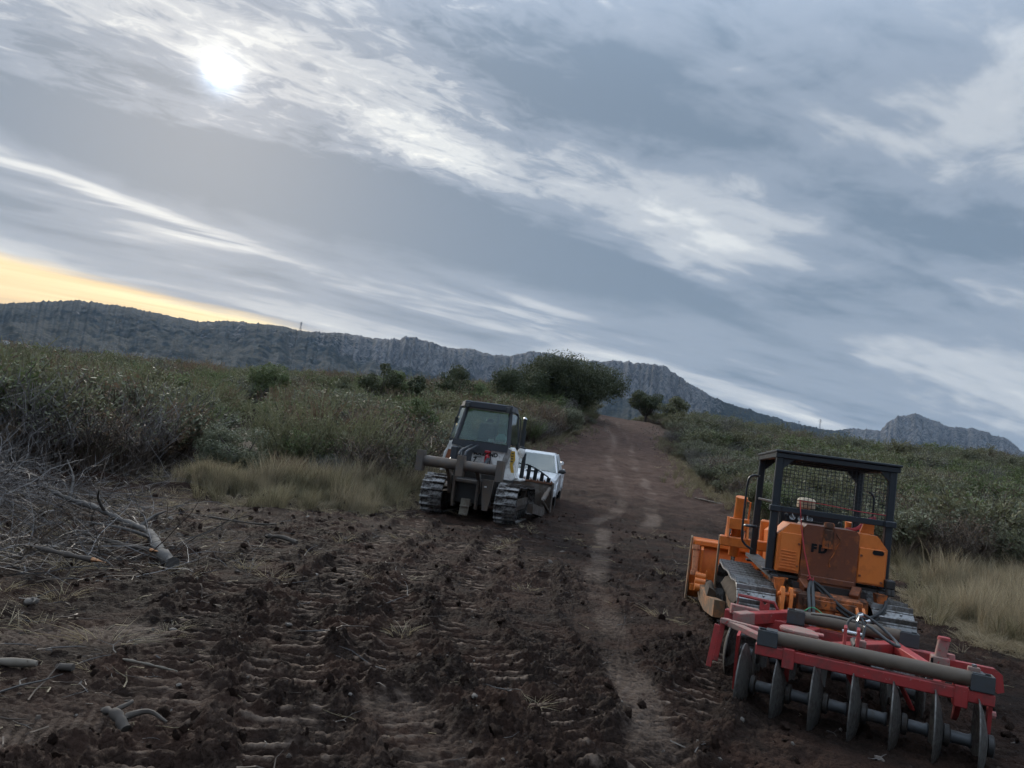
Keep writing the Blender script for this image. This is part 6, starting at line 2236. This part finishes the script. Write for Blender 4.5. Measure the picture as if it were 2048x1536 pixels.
def scatter_ground():
    g = np.random.default_rng(91)
    cl = [lump_mesh('clod', s, SOIL, 2, .55, .62) for s in range(6)]
    for k, me in enumerate(cl):
        at = me.color_attributes.new('soil', 'FLOAT_COLOR', 'POINT')
        at.data.foreach_set('color', np.tile(np.array([.05 + .05 * k, .25, 0, 1], dtype=np.float32), len(me.vertices)))
    x, y = free_spots(6500, g, -12, 12, 3.6, 26, 1.5)
    z, dry, red, loose, out = ground_detail(x, y, True)
    keep = g.random(len(x)) < np.clip(loose * 1.15 - .12, .02, 1)
    x, y, z = x[keep], y[keep], z[keep] + base_h(x[keep], y[keep])
    s = .012 + .085 * g.random(len(x)) ** 3.2 + .002 * np.clip(y - 6, 0, 12)
    n = len(x)
    scatter('soil_clods', cl, np.stack([x, y, z + s * .02], 1), g.random((n, 3)) * 6.28, np.stack([s * 1.3] * 3, 1), g.integers(0, 6, n),
            'dark loose clods of earth strewn over the churned ground', 'clods')
    # stone chips
    st = [lump_mesh('chip', 20 + s, STONE if s < 2 else STONE_DARK, 1, .3, .6) for s in range(5)]
    x, y = free_spots(1500, g, -12, 12, 3.8, 30, 1.3)
    e = g.random(700)
    ye = 24 + 60 * e
    sd = g.random(700) < .5
    xe = np.where(sd, np.interp(ye, [p[1] for p in LEFT_EDGE[4:]], [p[0] for p in LEFT_EDGE[4:]]) + .8 + np.abs(g.normal(size=700)) * .9,
                  np.interp(ye, [p[1] for p in RIGHT_EDGE[1:]], [p[0] for p in RIGHT_EDGE[1:]]) - .5 - np.abs(g.normal(size=700)) * .9)
    x, y = np.concatenate([x, xe]), np.concatenate([y, ye])
    z = ground_detail(x, y, True)[0] + base_h(x, y)
    s = .008 + .034 * g.random(len(x)) ** 2.8 + .0016 * np.clip(y - 20, 0, 60)
    n = len(x)
    scatter('stone_chips', st, np.stack([x, y, z], 1), g.random((n, 3)) * 6.28, np.stack([s * 1.4] * 3, 1), g.integers(0, 5, n), 'small stone chips scattered over the soil', 'stones')
    # twigs, roots and straw bits
    tw = []
    for s in range(7):
        q = np.random.default_rng(300 + s)
        mb = MB()
        p = [Vector((0, 0, 0))]
        d = Vector((1, 0, .05))
        for k in range(4):
            d = (d + Vector((q.normal() * .25, q.normal() * .35, q.normal() * .12))).normalized()
            p.append(p[-1] + d * .09)
        mb.tube(p, [.0060, .0055, .005, .004, .002], 4)
        if s % 2:
            mb.tube([p[2], p[2] + Vector((.05, .07, .03)), p[2] + Vector((.11, .10, .04))], [.004, .003, .0015], 4)
        tw.append(mb.mesh('twig', [TWIG_GREY, TWIG_BROWN, TWIG_GREY, DEAD_WOOD, TWIG_BROWN, STRAW, STRAW][s]))
    x, y = free_spots(4200, g, -12, 12, 3.8, 24, 1.2)
    w = np.where(x < -2.2, .6, .14)
    k = g.random(len(x)) < w
    x, y = x[k], y[k]
    x2 = np.concatenate([x, -5.8 + g.normal(size=500) * 1.6])
    y2 = np.concatenate([y, 10.2 + g.normal(size=500) * 2.0])
    z = ground_detail(x2, y2, True)[0] + base_h(x2, y2) + .012
    n = len(x2)
    s = .35 + 1.0 * g.random(n) ** 1.5
    scatter('twig_litter', tw, np.stack([x2, y2, z], 1), np.stack([g.normal(size=n) * .25, g.normal(size=n) * .2, g.random(n) * 6.28], 1), np.stack([s] * 3, 1), g.integers(0, 7, n),
            'broken twigs, roots and straw lying on the soil', 'twigs')


scatter_ground()

PEBBLES = [lump_mesh('stone', 40 + s, STONE if s % 3 else STONE_DARK, 3, .28, .62) for s in range(6)]


def place_stones():
    g = np.random.default_rng(17)
    L = [(-10.2, 19.6, .45, 'pale boulder at the back of the brush heap'),
         (-5.49, 13.12, .16, 'pale stone beside the upper end of the grey fallen branch'),
         (-3.78, 15.72, .22, 'rounded pale stone in front of the grass tussocks'),
         (-2.56, 13.64, .12, 'small stone midway between the white bulldozer and the brush heap'),
         (-3.45, 10.8, .14, 'flat white stone right of the lower end of the fallen branch'),
         (-3.45, 9.47, .13, 'flat pale stone touching the tip of the fallen branch'),
         (-3.12, 9.75, .12, 'pale stone a step right of the fallen branch tip'),
         (-4.75, 11.74, .10, 'little stone lying above the middle of the fallen branch'),
         (1.58, 16.39, .20, 'white flat stone on a mound right of the white bulldozer'),
         (1.19, 14.44, .20, 'reddish lying stone below the white stone on the mound'),
         (-2.63, 6.77, .13, 'angular earthy stone on the dark clods at the left'),
         (-2.73, 6.28, .10, 'pale yellowish stone below the angular one at the left'),
         (-4.25, 10.36, .12, 'stone close to the inside bend of the fallen branch'),
         (-4.02, 6.97, .20, 'flat slab of stone under the brush heap at the left edge'),
         (-1.8, 7.4, .11, 'pale chip of rock in the left bulldozer track print'),
         (3.22, 6.02, .12, 'upright greyish stone in front of the fourth harrow disc'),
         (.05, 5.91, .11, 'rounded clod-like stone in the middle track print'),
         (1.27, 6.47, .07, 'tiny stone lying in the dry tyre rut'),
         (-2.9, 11.6, .11, 'stone alone on bare soil right of the fallen branch'),
         (-2.2, 10.1, .10, 'whitish stone between the fallen branch and the left track prints'),
         (-6.6, 15.2, .15, 'grey stone under the cut strip opening in the scrub')]
    for i, (x, y, s, lab) in enumerate(L):
        o = obj('stone', PEBBLES[i % 6])
        z = float(ground_detail(np.array([x]), np.array([y]), True)[0][0] + base_h(np.array([x]), np.array([y]))[0])
        o.location = (x, y, z + s * .12)
        s *= .55
        o.scale = (s * 1.25, s, s)
        o.rotation_euler = (g.normal() * .2, g.normal() * .2, g.random() * 6.28)
        tag(o, lab, 'stone', 'stones lying on the cleared ground')


place_stones()


def gsurf(x, y):
    return float(ground_detail(np.array([float(x)]), np.array([float(y)]), True)[0][0] + base_h(np.array([float(x)]), np.array([float(y)]))[0])


def stick(name, label, pts, r0, r1, mat, group=None, forks=(), end=None):
    t = empty(name, (pts[0][0], pts[0][1], gsurf(pts[0][0], pts[0][1])))
    tag(t, label, 'branch', group)
    base = t.location
    P = [Vector((x, y, gsurf(x, y) + h)) - base for x, y, h in pts]
    C = curve_pts(P, 6)
    g = np.random.default_rng(len(label))
    n = len(C)
    rad = [(r0 + (r1 - r0) * k / (n - 1)) * (1 + .24 * g.normal()) for k in range(n)]
    MB().tube(C, rad, 9).build('stem', mat, t, 60)
    for (k, d, L, r) in forks:
        p = C[min(k, n - 1)]
        d = Vector(d).normalized()
        q = [p, p + d * L * .5 + Vector((g.normal() * .03, g.normal() * .03, .02)), p + d * L + Vector((g.normal() * .05, g.normal() * .05, -.02))]
        MB().tube(curve_pts(q, 4), [r * (1 - .7 * j / 8) for j in range(9)], 6).build('side_branch', mat, t, 60)
    if end:
        MB().tube([C[-1], C[-1] + (C[-1] - C[-2]).normalized() * .16], [r1 * .9, r1 * .2], 6).build('torn_end', end, t, 60)
    return t


stick('fallen_branch', 'thick weathered grey branch lying out of the brush heap', [(-7.06, 12.0, .42), (-6.5, 11.75, .30), (-5.9, 11.4, .26), (-5.3, 11.05, .22), (-4.75, 10.6, .17), (-4.45, 10.2, .16), (-4.1, 9.65, .08), (-3.75, 9.25, .05)], .03, .058, DEAD_WOOD, None,
      ((6, (-.3, .4, .5), .8, .03), (14, (.2, -.6, .3), 1.0, .028), (22, (.3, .5, .35), .5, .03), (30, (-.5, -.4, .15), .8, .03)))
stick('broken_branch', 'dark branch with torn orange wood in the brush heap', [(-4.9, 8.3, .25), (-4.5, 8.2, .22), (-4.15, 8.15, .20)], .022, .03, BARK, None, (), TORN_WOOD)
stick('broken_branch', 'curved branch with a torn orange tip right of the brush heap', [(-5.3, 9.9, .2), (-4.7, 9.6, .16), (-4.15, 9.5, .14)], .02, .028, BARK, None, (), TORN_WOOD)
stick('split_stick', 'split orange stick at the left edge below the brush heap', [(-4.75, 7.35, .22), (-4.62, 7.15, .12), (-4.55, 7.0, .05)], .012, .03, TORN_WOOD)
stick('bare_stick', 'pale barkless stick lying at the lower left edge', [(-3.7, 5.35, .02), (-3.3, 5.33, .03), (-2.98, 5.38, .03)], .02, .026, PALE_WOOD)
stick('wood_chunk', 'short chunk of wood right of the pale barkless stick', [(-2.86, 5.42, .03), (-2.74, 5.40, .03)], .026, .022, BARK)
stick('thin_stick', 'thin pale stick behind the wood chunk at the lower left', [(-2.62, 5.72, .03), (-2.35, 5.70, .03), (-2.18, 5.82, .02)], .010, .007, PALE_WOOD)
stick('root_stump', 'forked muddy root lying in the tyre print at the bottom left', [(-2.2, 4.78, .03), (-2.08, 4.70, .05), (-1.97, 4.62, .03)], .022, .030, BARK, None, ((8, (.8, .3, .05), .24, .024), (4, (.3, .6, .1), .18, .018)))
stick('small_log', 'short brown log lying before the grass tussocks', [(-3.7, 12.75, .04), (-3.4, 12.6, .05), (-3.1, 12.4, .04)], .05, .035, BARK)
stick('bare_stick', 'crooked stick on the soil above the short brown log', [(-5.2, 13.9, .05), (-4.6, 13.5, .06), (-4.1, 13.6, .08), (-3.9, 13.9, .10)], .02, .012, BARK)
stick('bare_stick', 'long pale pole lying at the right edge of the far track', [(9.4, 36.0, .06), (10.0, 35.0, .08), (10.5, 34.4, .06)], .035, .03, PALE_WOOD)


def brush_heap(name, label, cx, cy, rx, ry, h, n, seed, mats, lift):
    g = np.random.default_rng(seed)
    G = []
    for mat, share in mats:
        m = int(n * share)
        k = 9
        x0 = cx + rx * g.normal(size=m) * .5
        y0 = cy + ry * g.normal(size=m) * .5
        q = np.exp(-(((x0 - cx) / rx) ** 2 + ((y0 - cy) / ry) ** 2) * 1.3)
        z0 = base_h(x0, y0) + h * q * g.random(m)
        a = g.random(m) * 6.28
        el = g.normal(size=m) * .35 + lift
        d = np.stack([np.cos(a) * np.cos(el), np.sin(a) * np.cos(el), np.sin(el)], 1)
        L = .5 + 1.1 * g.random(m)
        P = np.zeros((m, k, 3))
        P[:, 0] = np.stack([x0, y0, z0], 1)
        for j in range(1, k):
            d = unit(d + g.normal(size=(m, 3)) * .16 + np.array([0, 0, -.03]))
            P[:, j] = P[:, j - 1] + d * (L / (k - 1))[:, None]
        gr = base_h(P[..., 0].ravel(), P[..., 1].ravel()).reshape(m, k) - .02
        P[..., 2] = np.maximum(P[..., 2], gr)
        W = (.006 + .010 * g.random(m) ** 3)[:, None] * np.linspace(1.2, .35, k)[None, :]
        V, F = ribbons(P, W * 1.15, g)
        G.append((V, F, mat, np.repeat(g.random(m), k * 2)))
        # side twigs
        s = g.integers(0, m, m * 2)
        j = g.integers(2, k - 1, m * 2)
        b = P[s, j]
        dd = unit((P[s, j] - P[s, j - 1]) / .1 + g.normal(size=(m * 2, 3)) * .9)
        Q = b[:, None, :] + dd[:, None, :] * (.12 + .25 * g.random(m * 2))[:, None, None] * np.linspace(0, 1, 3)[None, :, None]
        V, F = ribbons(Q, np.full((m * 2, 3), .0055) * np.array([1, .8, .4]), g)
        G.append((V, F, mat, np.repeat(g.random(m * 2), 6)))
    o = obj(name, veg_mesh(name, G))
    return tag(o, label, 'brush heap', kind='stuff')


brush_heap('brush_heap', 'tangled heap of grey leafless cut branches at the left edge', -7.7, 11.7, 2.1, 2.4, .75, 900, 5, ((TWIG_GREY, .75), (TWIG_BROWN, .25)), .25)
brush_heap('brush_tangle', 'low tangle of thin brown cut twigs in front of the grey heap', -5.2, 9.0, 1.6, 1.4, .20, 460, 6, ((TWIG_GREY, .4), (TWIG_BROWN, .6)), .12)
brush_heap('dead_switches', 'upright grey dead switches rising from the heap at the left edge', -9.4, 13.6, 1.1, 1.2, .5, 420, 7, ((TWIG_GREY, 1.0),), 1.0)
brush_heap('cut_brush', 'brown cut brush strewn along the opened strip in the left scrub', -8.6, 24, 1.3, 7.5, .35, 900, 8, ((TWIG_BROWN, .7), (TWIG_GREY, .3)), .2)

# ------------------------------------------------------------------ air
def build_haze():
    m = bpy.data.materials.new('haze')
    m.use_nodes = True
    nt = m.node_tree
    nt.nodes.clear()
    v = nt.nodes.new('ShaderNodeVolumePrincipled')
    v.inputs['Color'].default_value = (.48, .70, 1.0, 1)
    v.inputs['Density'].default_value = HAZE
    v.inputs['Anisotropy'].default_value = 0.0
    out = nt.nodes.new('ShaderNodeOutputMaterial')
    nt.links.new(v.outputs[0], out.inputs['Volume'])
    o = MB().box((0, 0, 236), (12400, 12400, 530), .0).build('haze', m)
    tag(o, 'thin bluish evening haze filling the air of the valley', 'haze', kind='stuff')


HAZE = 4.5e-5
build_haze()
